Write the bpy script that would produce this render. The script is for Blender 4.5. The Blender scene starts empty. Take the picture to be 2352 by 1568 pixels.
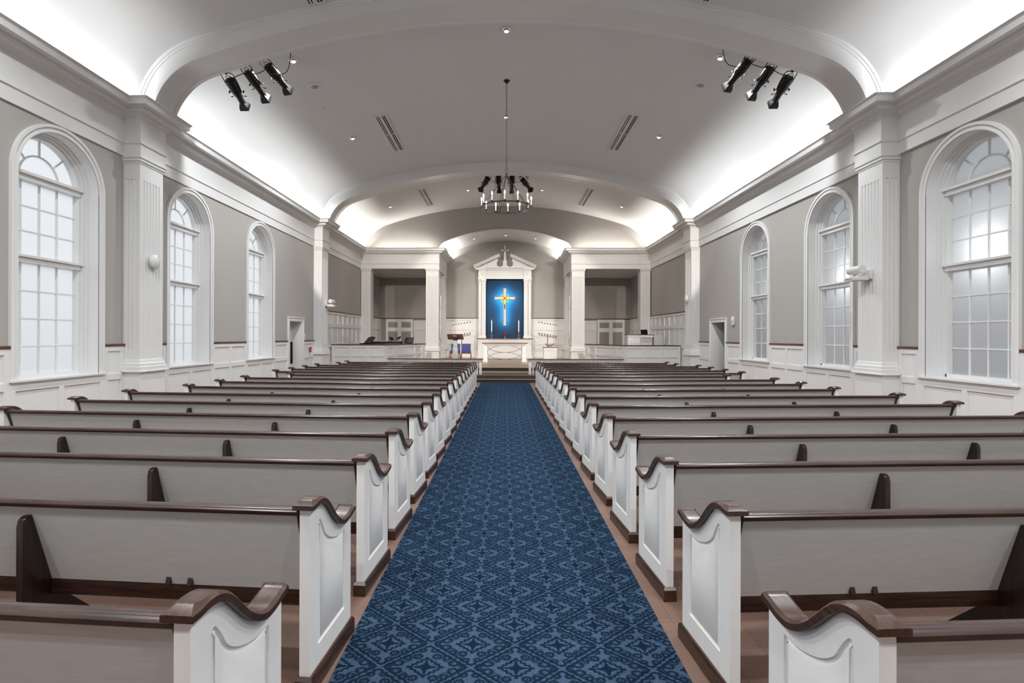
import bpy, bmesh, math, random
from math import sin, cos, pi, sqrt, atan2, radians
from mathutils import Vector, Matrix
from mathutils.geometry import tessellate_polygon

S = bpy.context.scene
COL = S.collection

# ------------------------------------------------------------------ camera
cam_d = bpy.data.cameras.new('camera')
cam = bpy.data.objects.new('camera', cam_d)
COL.objects.link(cam)
cam_d.sensor_width = 36.0
cam_d.lens = 36.0 * 1200 / 2352
cam_d.shift_x = (1176 - 1140) / 2352
cam_d.shift_y = -(784 - 772) / 2352
cam_d.clip_start = 0.05
PSI = math.atan(18 / 1200)
cam.matrix_world = (Matrix.Translation((0, 0, 1.6)) @ Matrix.Rotation(PSI, 4, 'Z')
                    @ Matrix.Rotation(radians(90), 4, 'X') @ Matrix.Rotation(0.003, 4, 'Z'))
S.camera = cam

# ------------------------------------------------------------------ view / world
S.view_settings.view_transform = 'Standard'
S.view_settings.look = 'None'
S.view_settings.gamma = 1.0
S.view_settings.use_curve_mapping = False
S.view_settings.exposure = 0.0
S.cycles.use_denoising = True
S.cycles.max_bounces = 8
S.cycles.diffuse_bounces = 5
S.cycles.glossy_bounces = 3
S.cycles.sample_clamp_indirect = 4.0
S.cycles.caustics_reflective = False
S.cycles.caustics_refractive = False

W = bpy.data.worlds.new('sky'); S.world = W; W.use_nodes = True
wn = W.node_tree.nodes; wl = W.node_tree.links; wn.clear()
w_out = wn.new('ShaderNodeOutputWorld'); w_bg = wn.new('ShaderNodeBackground')
w_tc = wn.new('ShaderNodeTexCoord'); w_sep = wn.new('ShaderNodeSeparateXYZ')
w_mr = wn.new('ShaderNodeMapRange'); w_mz = wn.new('ShaderNodeMapRange'); w_mul = wn.new('ShaderNodeMath')
# overcast sky, brighter towards -X, dim ground
wl.new(w_tc.outputs['Generated'], w_sep.inputs[0])
w_mr.inputs[1].default_value = -0.6; w_mr.inputs[2].default_value = 0.6
w_mr.inputs[3].default_value = 1.28; w_mr.inputs[4].default_value = 0.52
w_mz.inputs[1].default_value = -0.25; w_mz.inputs[2].default_value = 0.25
w_mz.inputs[3].default_value = 0.62; w_mz.inputs[4].default_value = 1.0
wl.new(w_sep.outputs[0], w_mr.inputs[0]); wl.new(w_sep.outputs[2], w_mz.inputs[0])
w_mul.operation = 'MULTIPLY'
wl.new(w_mr.outputs[0], w_mul.inputs[0]); wl.new(w_mz.outputs[0], w_mul.inputs[1])
w_bg.inputs[0].default_value = (0.95, 0.975, 1.0, 1)
wl.new(w_mul.outputs[0], w_bg.inputs[1]); wl.new(w_bg.outputs[0], w_out.inputs[0])

# ------------------------------------------------------------------ lights
def area(name, loc, rot, sx, sy, power, color=(1, 1, 1), spread=180):
    d = bpy.data.lights.new(name, 'AREA'); d.shape = 'RECTANGLE'; d.size = sx; d.size_y = sy
    d.energy = power; d.color = color; d.spread = radians(spread)
    o = bpy.data.objects.new(name, d); COL.objects.link(o); o.location = loc; o.rotation_euler = rot
    return o
def spot(name, loc, target, power, angle, blend=0.3, radius=0.08, color=(1, 1, 1)):
    d = bpy.data.lights.new(name, 'SPOT'); d.energy = power; d.spot_size = radians(angle)
    d.spot_blend = blend; d.shadow_soft_size = radius; d.color = color
    o = bpy.data.objects.new(name, d); COL.objects.link(o); o.location = loc
    o.rotation_euler = (Vector(target) - Vector(loc)).to_track_quat('-Z', 'Y').to_euler()
    return o
CV = 0.04     # centre line of the room
def cove(s, x, a, b, wpm, col):
    o = area('cove_strip', (CV + s * x, (a + b) / 2, 5.87), (0, 0, 0), 0.05, b - a, wpm * (b - a), col)
    o.matrix_world = Matrix.Translation(o.location) @ Matrix.Rotation(s * radians(-8), 4, 'Y') @ Matrix.Rotation(pi, 4, 'X')
COVE = 20.0   # watts per metre of cove strip
WARM = (1.0, 0.93, 0.85); NEUT = (0.95, 0.98, 1.0); COOL = (0.975, 0.985, 1.0)
for (a, b, col, k) in ((-5.8, 9.55, NEUT, 1.0), (10.5, 19.35, NEUT, 1.0), (20.3, 25.5, (1.0, 0.95, 0.89), 1.9)):
    for s in (-1, 1):
        cove(s, 6.885, a, b, COVE * k, col)
for s in (-1, 1):
    cove(s, 3.07, 26.4, 29.3, 30, (1.0, 0.95, 0.89))
for s in (-1, 1):      # strips on top of the niche cornices, washing the wall above
    area('cornice_strip', (CV + s * 5.0, 25.70, 5.86), (pi, 0, 0), 3.0, 0.05, 34, (1.0, 0.93, 0.86))
# recessed down lights, plus unseen ones added to fill the rear bay
DOWN = [(0.03, 11.05), (-4.55, 11.15), (4.57, 11.15), (-4.55, 15.54), (4.57, 15.54), (0.03, 15.4),
        (-5.1, 23.2), (5.2, 23.2), (-1.6, 22.85), (1.64, 22.85),
        (0.03, 1.2), (-4.55, 1.2), (4.57, 1.2), (0.03, 5.4), (-4.55, 5.4), (4.57, 5.4), (0.03, -3), (-4.55, -3), (4.57, -3)]
def vz(x, hw=6.95, crown=8.08, R=18.9, r=1.5, c=CV):
    a = abs(x - c)
    zc = sqrt((R - r) ** 2 - (hw - r) ** 2) + crown - R
    tx = (hw - r) / (R - r) * R
    if a <= tx: return crown - R + sqrt(R * R - a * a)
    return zc + sqrt(max(0, r * r - (a - hw + r) ** 2))
for (x, y) in DOWN:
    spot('down_light', (x, y, vz(x) - 0.12), (x, y, 0), 580 if y < 20 else 70, 150, 0.6, 0.09,
         NEUT if y < 20 else WARM)

# theatre lamps inside the stage light housings, aimed at the chancel
STAGE = [((-5.613, 11.337, 6.475), (-5.2, 29, 2.6)), ((-5.123, 11.322, 6.631), (-1.5, 27, 2.2)), ((-4.644, 11.344, 6.834), (1.5, 28, 2.2)), ((4.679, 11.31, 6.83), (-1.5, 28, 2.2)), ((5.205, 11.311, 6.638), (1.5, 27, 2.2)), ((5.713, 11.35, 6.496), (5.2, 29, 2.6))]
for a, b in STAGE: spot('theatre_lamp', a, b, 2000, 30, 0.25, 0.04, WARM)
for a, b in (((-1.031, 21.026, 7.387), (-4.976, 26.932, 3.289)), ((-0.211, 21.023, 7.298), (0.142, 26.898, 1.588)), ((0.285, 21.003, 7.276), (0.296, 26.676, 1.355)), ((1.126, 21.029, 7.39), (5.561, 26.958, 3.868))):
    spot('theatre_lamp', a, b, 250, 50, 0.5, 0.04, WARM)
for s in (-1, 1): spot('niche_down_light', (CV + s * 5.3, 28.0, 4.86), (CV + s * 5.3, 28.0, 0), 90, 120, 0.9, 0.06, WARM)
for x in (-1.62, .06, 1.65): spot('alcove_down_light', (x, 27.6, 6.5), (x, 27.9, 0), 120, 100, 0.9, 0.06, WARM)

# ------------------------------------------------------------------ node helpers / materials
class V:
    def __init__(s, nt, sock): s.nt = nt; s.s = sock
    def _op(s, op, *o):
        n = s.nt.nodes.new('ShaderNodeMath'); n.operation = op
        for i, a in enumerate((s,) + o):
            if isinstance(a, V): s.nt.links.new(a.s, n.inputs[i])
            else: n.inputs[i].default_value = a
        return V(s.nt, n.outputs[0])
    def __add__(s, o): return s._op('ADD', o)
    __radd__ = __add__
    def __sub__(s, o): return s._op('SUBTRACT', o)
    def __rsub__(s, o): return (s * -1.0) + o
    def __mul__(s, o): return s._op('MULTIPLY', o)
    __rmul__ = __mul__
    def abs(s): return s._op('ABSOLUTE')
    def sin(s): return s._op('SINE')
    def sqrt(s): return s._op('SQRT')
    def min(s, o): return s._op('MINIMUM', o)
    def max(s, o): return s._op('MAXIMUM', o)
    def pp(s, o): return s._op('PINGPONG', o)
    def gt(s, o): return s._op('GREATER_THAN', o)
    def line(s, w, soft):        # 1 where |s| < w, soft edge
        n = s.nt.nodes.new('ShaderNodeMapRange'); n.clamp = True
        s.nt.links.new(s.abs().s, n.inputs[0])
        n.inputs[1].default_value = w - soft; n.inputs[2].default_value = w + soft
        n.inputs[3].default_value = 1; n.inputs[4].default_value = 0
        return V(s.nt, n.outputs[0])

def new_mat(name):
    m = bpy.data.materials.new(name); m.use_nodes = True
    nt = m.node_tree; b = nt.nodes['Principled BSDF']
    return m, nt, b
def mat(name, c, rough=0.5, metal=0.0, spec=0.5, noise=0.0, nscale=8.0, stretch=(1, 1, 1), bump=0.0, coat=0.0,
        emit=None, es=0.0, coord='Object'):
    m, nt, b = new_mat(name)
    b.inputs['Base Color'].default_value = (*c, 1)
    b.inputs['Roughness'].default_value = rough
    b.inputs['Metallic'].default_value = metal
    b.inputs['Specular IOR Level'].default_value = spec
    b.inputs['Coat Weight'].default_value = coat
    b.inputs['Coat Roughness'].default_value = 0.15
    if emit:
        b.inputs['Emission Color'].default_value = (*emit, 1); b.inputs['Emission Strength'].default_value = es
    if noise or bump:
        tc = nt.nodes.new('ShaderNodeTexCoord'); mp = nt.nodes.new('ShaderNodeMapping')
        mp.inputs['Scale'].default_value = stretch
        nz = nt.nodes.new('ShaderNodeTexNoise'); nz.inputs['Scale'].default_value = nscale; nz.inputs['Detail'].default_value = 5
        nt.links.new(tc.outputs[coord], mp.inputs[0]); nt.links.new(mp.outputs[0], nz.inputs['Vector'])
        if noise:
            r = nt.nodes.new('ShaderNodeValToRGB')
            r.color_ramp.elements[0].position = 0.3; r.color_ramp.elements[1].position = 0.7
            r.color_ramp.elements[0].color = (*[max(0, v * (1 - noise)) for v in c], 1)
            r.color_ramp.elements[1].color = (*[v * (1 + noise) for v in c], 1)
            nt.links.new(nz.outputs['Fac'], r.inputs[0]); nt.links.new(r.outputs[0], b.inputs['Base Color'])
        if bump:
            bp = nt.nodes.new('ShaderNodeBump'); bp.inputs['Strength'].default_value = bump; bp.inputs['Distance'].default_value = 0.01
            nt.links.new(nz.outputs['Fac'], bp.inputs['Height']); nt.links.new(bp.outputs[0], b.inputs['Normal'])
    return m

M = {}
M['trim'] = mat('white_trim_paint', (0.74, 0.74, 0.735), 0.38, spec=0.35, bump=0.02, nscale=3)
M['pewwhite'] = mat('white_pew_paint', (0.86, 0.845, 0.825), 0.32, spec=0.4, bump=0.02, nscale=5)
M['wall'] = mat('taupe_wall_paint', (0.40, 0.382, 0.36), 0.85, spec=0.2, noise=0.015, nscale=40, bump=0.03)
M['ceil'] = mat('ceiling_paint', (0.71, 0.71, 0.705), 0.9, spec=0.2, noise=0.01, nscale=2)
M['rail'] = mat('brown_chair_rail_wood', (0.105, 0.04, 0.025), 0.35, noise=0.25, nscale=14, stretch=(1, 0.1, 1))
M['walnut'] = mat('dark_walnut', (0.034, 0.014, 0.009), 0.28, spec=0.4, noise=0.55, nscale=9, stretch=(0.6, 9, 9), bump=0.05, coat=0.15)
M['walnut_s'] = mat('dark_walnut_standard', (0.017, 0.007, 0.005), 0.35, noise=0.5, nscale=9, stretch=(9, 9, 0.7), bump=0.08, coat=0.2)
M['cap'] = mat('walnut_cap', (0.048, 0.022, 0.013), 0.3, spec=0.35, noise=0.55, nscale=11, stretch=(9, 0.9, 9), bump=0.04, coat=0.12)
M['grey'] = mat('grey_pew_laminate', (0.55, 0.545, 0.53), 0.5, spec=0.3, noise=0.05, nscale=12, stretch=(0.7, 8, 8), bump=0.03)
M['black'] = mat('black_metal', (0.006, 0.006, 0.006), 0.45, spec=0.25)
M['blacks'] = mat('black_satin', (0.008, 0.008, 0.008), 0.4, spec=0.25)
M['iron'] = mat('dark_iron', (0.05, 0.045, 0.042), 0.35, metal=0.8)
M['chrome'] = mat('chrome', (0.85, 0.85, 0.85), 0.12, metal=1.0)
M['brass'] = mat('polished_brass', (0.80, 0.60, 0.22), 0.22, metal=1.0)
M['silver'] = mat('silver', (0.75, 0.75, 0.73), 0.2, metal=1.0)
M['gold'] = mat('gold_leaf', (0.75, 0.50, 0.12), 0.3, metal=0.6, emit=(1, 0.75, 0.3), es=0.0)
M['candle'] = mat('candle_wax', (0.86, 0.85, 0.80), 0.5)
M['bulb'] = mat('lit_bulb', (1, 1, 1), 0.4, emit=(1, 0.93, 0.82), es=60)
M['lens'] = mat('lit_lens', (1, 1, 1), 0.4, emit=(1, 0.98, 0.95), es=2.5)
M['plastic'] = mat('white_plastic', (0.70, 0.70, 0.69), 0.35)
M['dgrey'] = mat('dark_grey', (0.10, 0.10, 0.10), 0.5)
M['mgrey'] = mat('mid_grey', (0.33, 0.33, 0.33), 0.6)
M['ltgrey'] = mat('light_grey_panel', (0.42, 0.425, 0.42), 0.6)
M['red'] = mat('red_plastic', (0.42, 0.02, 0.025), 0.35)
M['ruby'] = mat('ruby_glass', (0.30, 0.005, 0.02), 0.1, spec=0.7)
M['bluefab'] = mat('blue_fabric', (0.045, 0.06, 0.19), 0.8, noise=0.1, nscale=60)
M['redwood'] = mat('reddish_chair_wood', (0.16, 0.055, 0.035), 0.4, noise=0.2, nscale=20)
M['lectwood'] = mat('lectern_wood', (0.13, 0.055, 0.035), 0.4, noise=0.25, nscale=12, stretch=(1, 6, 6))
M['oak'] = mat('light_oak_tread', (0.42, 0.33, 0.245), 0.35, noise=0.10, nscale=6, stretch=(0.4, 7, 7), coat=0.2)
M['riser'] = mat('dark_riser', (0.05, 0.03, 0.02), 0.5, noise=0.3, nscale=8, stretch=(0.4, 7, 7))
M['bluepanel'] = mat('blue_panel', (0.001, 0.022, 0.065), 0.7, noise=0.05, nscale=3)
M['crosswhite'] = mat('cross_white', (0.66, 0.65, 0.65), 0.4, emit=(1, 1, 1), es=0.0)
M['led'] = mat('cross_back_light', (0.1, 0.5, 0.9), 0.5, emit=(0.05, 0.75, 0.95), es=95.0)
M['stone'] = mat('pale_stone', (0.62, 0.56, 0.52), 0.5, noise=0.08, nscale=20)
M['slot'] = mat('dark_slot', (0.06, 0.06, 0.06), 0.8)
M['hall'] = mat('hall_paint', (0.33, 0.33, 0.325), 0.8)
M['grille'] = mat('grille_grey', (0.34, 0.335, 0.32), 0.7)

# frosted glass: lets diffuse daylight through
def frosted():
    m, nt, b = new_mat('frosted_glass')
    b.inputs['Base Color'].default_value = (0.8, 0.8, 0.8, 1); b.inputs['Roughness'].default_value = 0.35
    tr = nt.nodes.new('ShaderNodeBsdfTranslucent'); tr.inputs[0].default_value = (0.93, 0.95, 0.97, 1)
    gl = nt.nodes.new('ShaderNodeBsdfGlossy'); gl.inputs['Roughness'].default_value = 0.18; gl.inputs[0].default_value = (0.9, 0.9, 0.9, 1)
    lw = nt.nodes.new('ShaderNodeFresnel'); lw.inputs[0].default_value = 1.4
    mx = nt.nodes.new('ShaderNodeMixShader')
    nz = nt.nodes.new('ShaderNodeTexNoise'); nz.inputs['Scale'].default_value = 90; nz.inputs['Detail'].default_value = 2
    tc = nt.nodes.new('ShaderNodeTexCoord'); nt.links.new(tc.outputs['Object'], nz.inputs['Vector'])
    bp = nt.nodes.new('ShaderNodeBump'); bp.inputs['Strength'].default_value = 0.25; bp.inputs['Distance'].default_value = 0.004
    nt.links.new(nz.outputs['Fac'], bp.inputs['Height'])
    nt.links.new(bp.outputs[0], tr.inputs['Normal']); nt.links.new(bp.outputs[0], gl.inputs['Normal'])
    nt.links.new(lw.outputs[0], mx.inputs[0]); nt.links.new(tr.outputs[0], mx.inputs[1]); nt.links.new(gl.outputs[0], mx.inputs[2])
    out = nt.nodes['Material Output']; nt.links.new(mx.outputs[0], out.inputs[0])
    return m
M['glass'] = frosted()

def planks(name, c1, c2, mortar, sx, sy, rot=0.0, rough=0.4):
    m, nt, b = new_mat(name)
    tc = nt.nodes.new('ShaderNodeTexCoord'); mp = nt.nodes.new('ShaderNodeMapping'); mp.inputs['Rotation'].default_value = (0, 0, rot)
    br = nt.nodes.new('ShaderNodeTexBrick')
    br.inputs['Color1'].default_value = (*c1, 1); br.inputs['Color2'].default_value = (*c2, 1); br.inputs['Mortar'].default_value = (*mortar, 1)
    br.inputs['Scale'].default_value = 1.0; br.inputs['Mortar Size'].default_value = 0.0015
    br.inputs['Brick Width'].default_value = sx; br.inputs['Row Height'].default_value = sy
    nt.links.new(tc.outputs['Object'], mp.inputs[0]); nt.links.new(mp.outputs[0], br.inputs['Vector'])
    mp2 = nt.nodes.new('ShaderNodeMapping'); mp2.inputs['Rotation'].default_value = (0, 0, rot); mp2.inputs['Scale'].default_value = (1.2, 14, 1)
    nt.links.new(tc.outputs['Object'], mp2.inputs[0])
    nz = nt.nodes.new('ShaderNodeTexNoise'); nz.inputs['Scale'].default_value = 3.0; nz.inputs['Detail'].default_value = 6
    nt.links.new(mp2.outputs[0], nz.inputs['Vector'])
    mx = nt.nodes.new('ShaderNodeMix'); mx.data_type = 'RGBA'; mx.blend_type = 'MULTIPLY'; mx.inputs[0].default_value = 0.55
    nt.links.new(br.outputs['Color'], mx.inputs[6])
    rp = nt.nodes.new('ShaderNodeValToRGB'); rp.color_ramp.elements[0].color = (0.5, 0.45, 0.42, 1); rp.color_ramp.elements[1].color = (1.2, 1.2, 1.2, 1)
    nt.links.new(nz.outputs['Fac'], rp.inputs[0]); nt.links.new(rp.outputs[0], mx.inputs[7])
    nt.links.new(mx.outputs[2], b.inputs['Base Color'])
    b.inputs['Roughness'].default_value = rough
    return m
M['floor'] = planks('plank_floor', (0.20, 0.115, 0.085), (0.155, 0.088, 0.064), (0.08, 0.04, 0.03), 1.6, 0.19, pi / 2, 0.62)
M['stagefloor'] = planks('stage_floor', (0.40, 0.30, 0.215), (0.35, 0.26, 0.185), (0.2, 0.14, 0.1), 1.8, 0.09, 0)

def carpet():
    m, nt, b = new_mat('patterned_blue_carpet')
    A, B = 0.437, 0.38
    tc = nt.nodes.new('ShaderNodeTexCoord'); sp = nt.nodes.new('ShaderNodeSeparateXYZ')
    nt.links.new(tc.outputs['Object'], sp.inputs[0])
    x, y = V(nt, sp.outputs[0]), V(nt, sp.outputs[1])
    wob = nt.nodes.new('ShaderNodeTexNoise'); wob.inputs['Scale'].default_value = 60; nt.links.new(tc.outputs['Object'], wob.inputs['Vector'])
    wf = V(nt, wob.outputs['Fac']) - 0.5
    u = (x - 0.062).pp(A / 2) * (2 / A); v = (y - 2.889 + 3.8).pp(B / 2) * (2 / B)
    f = (u + v).gt(1.0)
    U = u + f * (1.0 - u * 2.0) + wf * 0.045
    Vv = v + f * (1.0 - v * 2.0) + wf * 0.045
    s = U + Vv; d = U - Vv; ad = d.abs()
    sf = 0.022
    def ring(cx, cy, r, w):
        q = ((U - cx) * (U - cx) + (Vv - cy) * (Vv - cy)).sqrt()
        return (q - r).line(w, sf)
    inv = lambda a: 1.0 - a
    L = (s - 0.935 + (d * 12.0).sin().abs() * 0.045).line(0.058, sf)
    parts = [ring(0.22, 0.43, 0.085, 0.036), ring(0.45, 0.38, 0.075, 0.036), ring(0.62, 0.16, 0.10, 0.038), ring(0.13, 0.70, 0.06, 0.036), ring(0.80, 0.08, 0.05, 0.032)]
    q1 = (s - 0.70 + (ad * 11.0).sin() * 0.055).line(0.030, sf) * ad.line(0.45, 0.05)
    dia = (s - 0.40 + (d * 17.0).sin().abs() * 0.06).line(0.055, sf)
    star = (U * Vv).line(0.007, 0.002) * s.line(0.27, 0.03)
    core = (s - 0.17 + (d * 30.0).sin().abs() * 0.05).line(0.022, sf)
    for p in parts + [q1, dia, star, core]: L = L.max(p)
    # pile speckle
    nz = nt.nodes.new('ShaderNodeTexNoise'); nz.inputs['Scale'].default_value = 300; nz.inputs['Detail'].default_value = 3
    nt.links.new(tc.outputs['Object'], nz.inputs['Vector'])
    big = nt.nodes.new('ShaderNodeTexNoise'); big.inputs['Scale'].default_value = 1.3; nt.links.new(tc.outputs['Object'], big.inputs['Vector'])
    mx = nt.nodes.new('ShaderNodeMix'); mx.data_type = 'RGBA'
    mx.inputs[6].default_value = (0.040, 0.069, 0.112, 1); mx.inputs[7].default_value = (0.0072, 0.0155, 0.031, 1)
    nt.links.new(L.s, mx.inputs[0])
    m2 = nt.nodes.new('ShaderNodeMix'); m2.data_type = 'RGBA'; m2.blend_type = 'MULTIPLY'; m2.inputs[0].default_value = 1
    k = (V(nt, nz.outputs['Fac']) - 0.5) * 2.4 + (V(nt, big.outputs['Fac']) - 0.5) * 0.35 + 1.0
    cb = nt.nodes.new('ShaderNodeCombineColor')
    for i in range(3): nt.links.new(k.s, cb.inputs[i])
    nt.links.new(mx.outputs[2], m2.inputs[6]); nt.links.new(cb.outputs[0], m2.inputs[7])
    nt.links.new(m2.outputs[2], b.inputs['Base Color'])
    b.inputs['Roughness'].default_value = 1.0; b.inputs['Specular IOR Level'].default_value = 0.0
    return m
M['carpet'] = carpet()

# ------------------------------------------------------------------ mesh builder
class MB:
    def __init__(s): s.v = []; s.f = []
    def add(s, vs, fs):
        o = len(s.v); s.v += [tuple(p) for p in vs]; s.f += [tuple(i + o for i in f) for f in fs]; return s
    def box(s, x0, x1, y0, y1, z0, z1, T=None):
        vs = [(x, y, z) for z in (z0, z1) for y in (y0, y1) for x in (x0, x1)]
        if T: vs = [T(*p) for p in vs]
        return s.add(vs, [(0, 2, 3, 1), (4, 5, 7, 6), (0, 1, 5, 4), (2, 6, 7, 3), (0, 4, 6, 2), (1, 3, 7, 5)])
    def prism(s, loop, T, w0, w1, holes=(), cap0=True, cap1=True):
        loops = [list(loop)] + [list(h) for h in holes]
        flat = [p for l in loops for p in l]
        tri = tessellate_polygon([[Vector((p[0], p[1], 0)) for p in l] for l in loops])
        n = len(flat)
        vs = [T(p[0], p[1], w0) for p in flat] + [T(p[0], p[1], w1) for p in flat]
        fs = []
        if cap0: fs += [tuple(t) for t in tri]
        if cap1: fs += [tuple(i + n for i in reversed(t)) for t in tri]
        k = 0
        for l in loops:
            m = len(l)
            for i in range(m):
                a, b = k + i, k + (i + 1) % m
                fs.append((a, b, b + n, a + n))
            k += m
        return s.add(vs, fs)
    def sheet(s, rows, closed=False):
        n = len(rows[0]); o = [p for r in rows for p in r]; fs = []
        for i in range(len(rows) - 1):
            for j in range(n if closed else n - 1):
                a = i * n + j; b = i * n + (j + 1) % n
                fs.append((a, b, b + n, a + n))
        return s.add(o, fs)
    def loft(s, rows):            # closed rings with end caps
        s.sheet(rows, True); n = len(rows[0]); o = len(s.v) - n * len(rows)
        s.f.append(tuple(o + i for i in range(n))); s.f.append(tuple(o + n * (len(rows) - 1) + i for i in reversed(range(n))))
        return s
    def cyl(s, p0, p1, r0, r1=None, n=16):
        r1 = r0 if r1 is None else r1
        p0, p1 = Vector(p0), Vector(p1); d = (p1 - p0).normalized()
        a = d.orthogonal().normalized(); b = d.cross(a)
        rows = [[p + (a * cos(t) + b * sin(t)) * r for t in [2 * pi * i / n for i in range(n)]] for p, r in ((p0, r0), (p1, r1))]
        return s.loft(rows)
    def lathe(s, prof, origin=(0, 0, 0), axis=(0, 0, 1), n=24):   # prof: (r, h)
        o = Vector(origin); d = Vector(axis).normalized(); a = d.orthogonal().normalized(); b = d.cross(a)
        rows = [[o + d * h + (a * cos(t) + b * sin(t)) * max(r, 1e-4) for t in [2 * pi * i / n for i in range(n)]] for r, h in prof]
        return s.loft(rows)
    def tube(s, pts, r, n=8, closed=False):
        pts = [Vector(p) for p in pts]; rows = []; m = len(pts); prev = None
        for i, p in enumerate(pts):
            if closed: d = pts[(i + 1) % m] - pts[i - 1]
            else: d = pts[min(i + 1, m - 1)] - pts[max(i - 1, 0)]
            d.normalize()
            a = d.orthogonal().normalized() if prev is None else (prev - d * prev.dot(d)).normalized()
            prev = a; b = d.cross(a)
            rows.append([p + (a * cos(t) + b * sin(t)) * r for t in [2 * pi * j / n for j in range(n)]])
        if closed: return s.sheet(rows + [rows[0]], True)
        return s.loft(rows)
    def ball(s, c, r, n=12, sz=1.0):
        prof = [(r * sin(pi * i / n), -r * sz * cos(pi * i / n)) for i in range(n + 1)]
        return s.lathe(prof, c, (0, 0, 1), n * 2)
    def build(s, name, m, parent=None, smooth=None, bev=0, merge=True, world=True):
        me = bpy.data.meshes.new(name); me.from_pydata(s.v, [], s.f)
        bm = bmesh.new(); bm.from_mesh(me)
        if merge: bmesh.ops.remove_doubles(bm, verts=bm.verts, dist=1e-5)
        bmesh.ops.recalc_face_normals(bm, faces=bm.faces)
        if bev:
            es = [e for e in bm.edges if len(e.link_faces) == 2 and e.calc_face_angle(0) > radians(32)]
            try: bmesh.ops.bevel(bm, geom=es, offset=bev, segments=2, affect='EDGES', profile=0.5, clamp_overlap=True)
            except Exception: pass
        bm.to_mesh(me); bm.free()
        if smooth is not None or bev:
            me.polygons.foreach_set('use_smooth', [True] * len(me.polygons))
            me.set_sharp_from_angle(angle=radians(smooth if smooth else 35))
        me.materials.append(M[m] if isinstance(m, str) else m)
        o = bpy.data.objects.new(name, me); COL.objects.link(o)
        if parent is not None: o.parent = parent
        return o

def tag(o, label=None, cat=None, group=None, kind=None):
    if label: o['label'] = label
    if cat: o['category'] = cat
    if group: o['group'] = group
    if kind: o['kind'] = kind
    return o
def empty(name, loc=(0, 0, 0), rz=0.0, label=None, cat=None, group=None, kind=None):
    o = bpy.data.objects.new(name, None); COL.objects.link(o); o.location = loc; o.rotation_euler = (0, 0, rz)
    o.empty_display_size = 0.1
    return tag(o, label, cat, group, kind)
def structure(o, label=None): return tag(o, label, kind='structure')
def copy_tree(o, parent=None):
    c = o.copy(); COL.objects.link(c)
    if parent is not None: c.parent = parent
    for ch in list(o.children): copy_tree(ch, c)
    return c
def offset_path(path, d, closed=False):
    n = len(path); out = []
    for i in range(n):
        p = Vector(path[i])
        if closed or 0 < i < n - 1:
            a = (p - Vector(path[i - 1])).normalized(); b = (Vector(path[(i + 1) % n]) - p).normalized()
        elif i == 0: a = b = (Vector(path[1]) - p).normalized()
        else: a = b = (p - Vector(path[i - 1])).normalized()
        na, nb = Vector((a.y, -a.x)), Vector((b.y, -b.x))   # right-hand normals
        m = na + nb
        m = m / max(m.dot(na), 0.2) if m.length > 1e-6 else na
        out.append(p + m * d)
    return out
def sweep(mb, path, prof, closed=False):      # prof: (offset to the right of the path, z)
    rows = []
    for d, z in prof: rows.append([(q.x, q.y, z) for q in offset_path(path, d, closed)])
    return mb.sheet(rows, closed)
XY = lambda u, v, w: (u, v, w)

# ================================================================== SHELL
LW, RW = CV - 7.19, CV + 7.21       # wall faces
def P(s, d, y, z): return ((LW + d) if s < 0 else (RW - d), y, z)
def arc_pts(cy, cz, r, a0, a1, n): return [(cy + r * cos(a0 + (a1 - a0) * i / n), cz + r * sin(a0 + (a1 - a0) * i / n)) for i in range(n + 1)]
WIN = [8.31, 11.79, 15.21, 4.85]  # last window, out of view, is added to let in daylight
SPR = 4.045; SILL = 0.93
def arch_loop(cy, r, z0, zs, n=28): return [(cy - r, z0), (cy + r, z0)] + arc_pts(cy, zs, r, 0, pi, n)
DY0, DY1, DZ = 17.24, 18.34, 2.10    # door opening
Y0, YB = -6.0, 30.1
for s, nm in ((-1, 'left'), (1, 'right')):
    mb = MB()
    holes = [arch_loop(c, 0.77, SILL, SPR) for c in WIN]
    mb.prism([(Y0, 0), (DY0, 0), (DY0, DZ), (DY1, DZ), (DY1, 0), (YB, 0), (YB, 6.0), (Y0, 6.0)],
             lambda u, v, w: P(s, w, u, v), 0.0, -0.42, holes)
    structure(mb.build('wall_' + nm, 'wall'), nm + ' side wall painted taupe above a white panelled wainscot')
structure(MB().box(-9.9, 10, Y0, 18.1, -0.1, 0).build('floor', 'floor'), 'brown plank floor of the nave')
structure(MB().box(-8, 8, Y0 - 0.2, Y0, 0, 8.3).build('wall_rear', 'wall'), 'rear wall behind the camera')

def half_profile(hw, crown, R, r, zb, n=26):
    zc = sqrt((R - r) ** 2 - (hw - r) ** 2) + crown - R
    a_t = atan2(hw - r, zc - (crown - R))          # angle from vertical at the tangent
    pts = [(R * sin(a_t * i / n), crown - R + R * cos(a_t * i / n)) for i in range(n + 1)]
    m = 14; lo = math.asin((zb - zc) / r) if zb > zc else 0.0; hi = pi / 2 - a_t
    for i in range(1, m + 1):
        a = hi + (lo - hi) * i / m
        pts.append((hw - r + r * cos(a), zc + r * sin(a)))
    pts.append((pts[-1][0], zb - .002))
    return pts
def full_profile(*a, c=CV):
    h = half_profile(*a)
    return [(c - x, z) for x, z in reversed(h)] + [(c + x, z) for x, z in h[1:]]
VA = full_profile(6.95, 8.08, 18.9, 1.5, 5.80)
mb = MB(); mb.sheet([[(x, y, z) for x, z in VA] for y in (Y0, 9.9, 20.0, 26.02)])
structure(mb.build('ceiling', 'ceil', smooth=40), 'smooth barrel vaulted ceiling over the nave and chancel')

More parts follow.
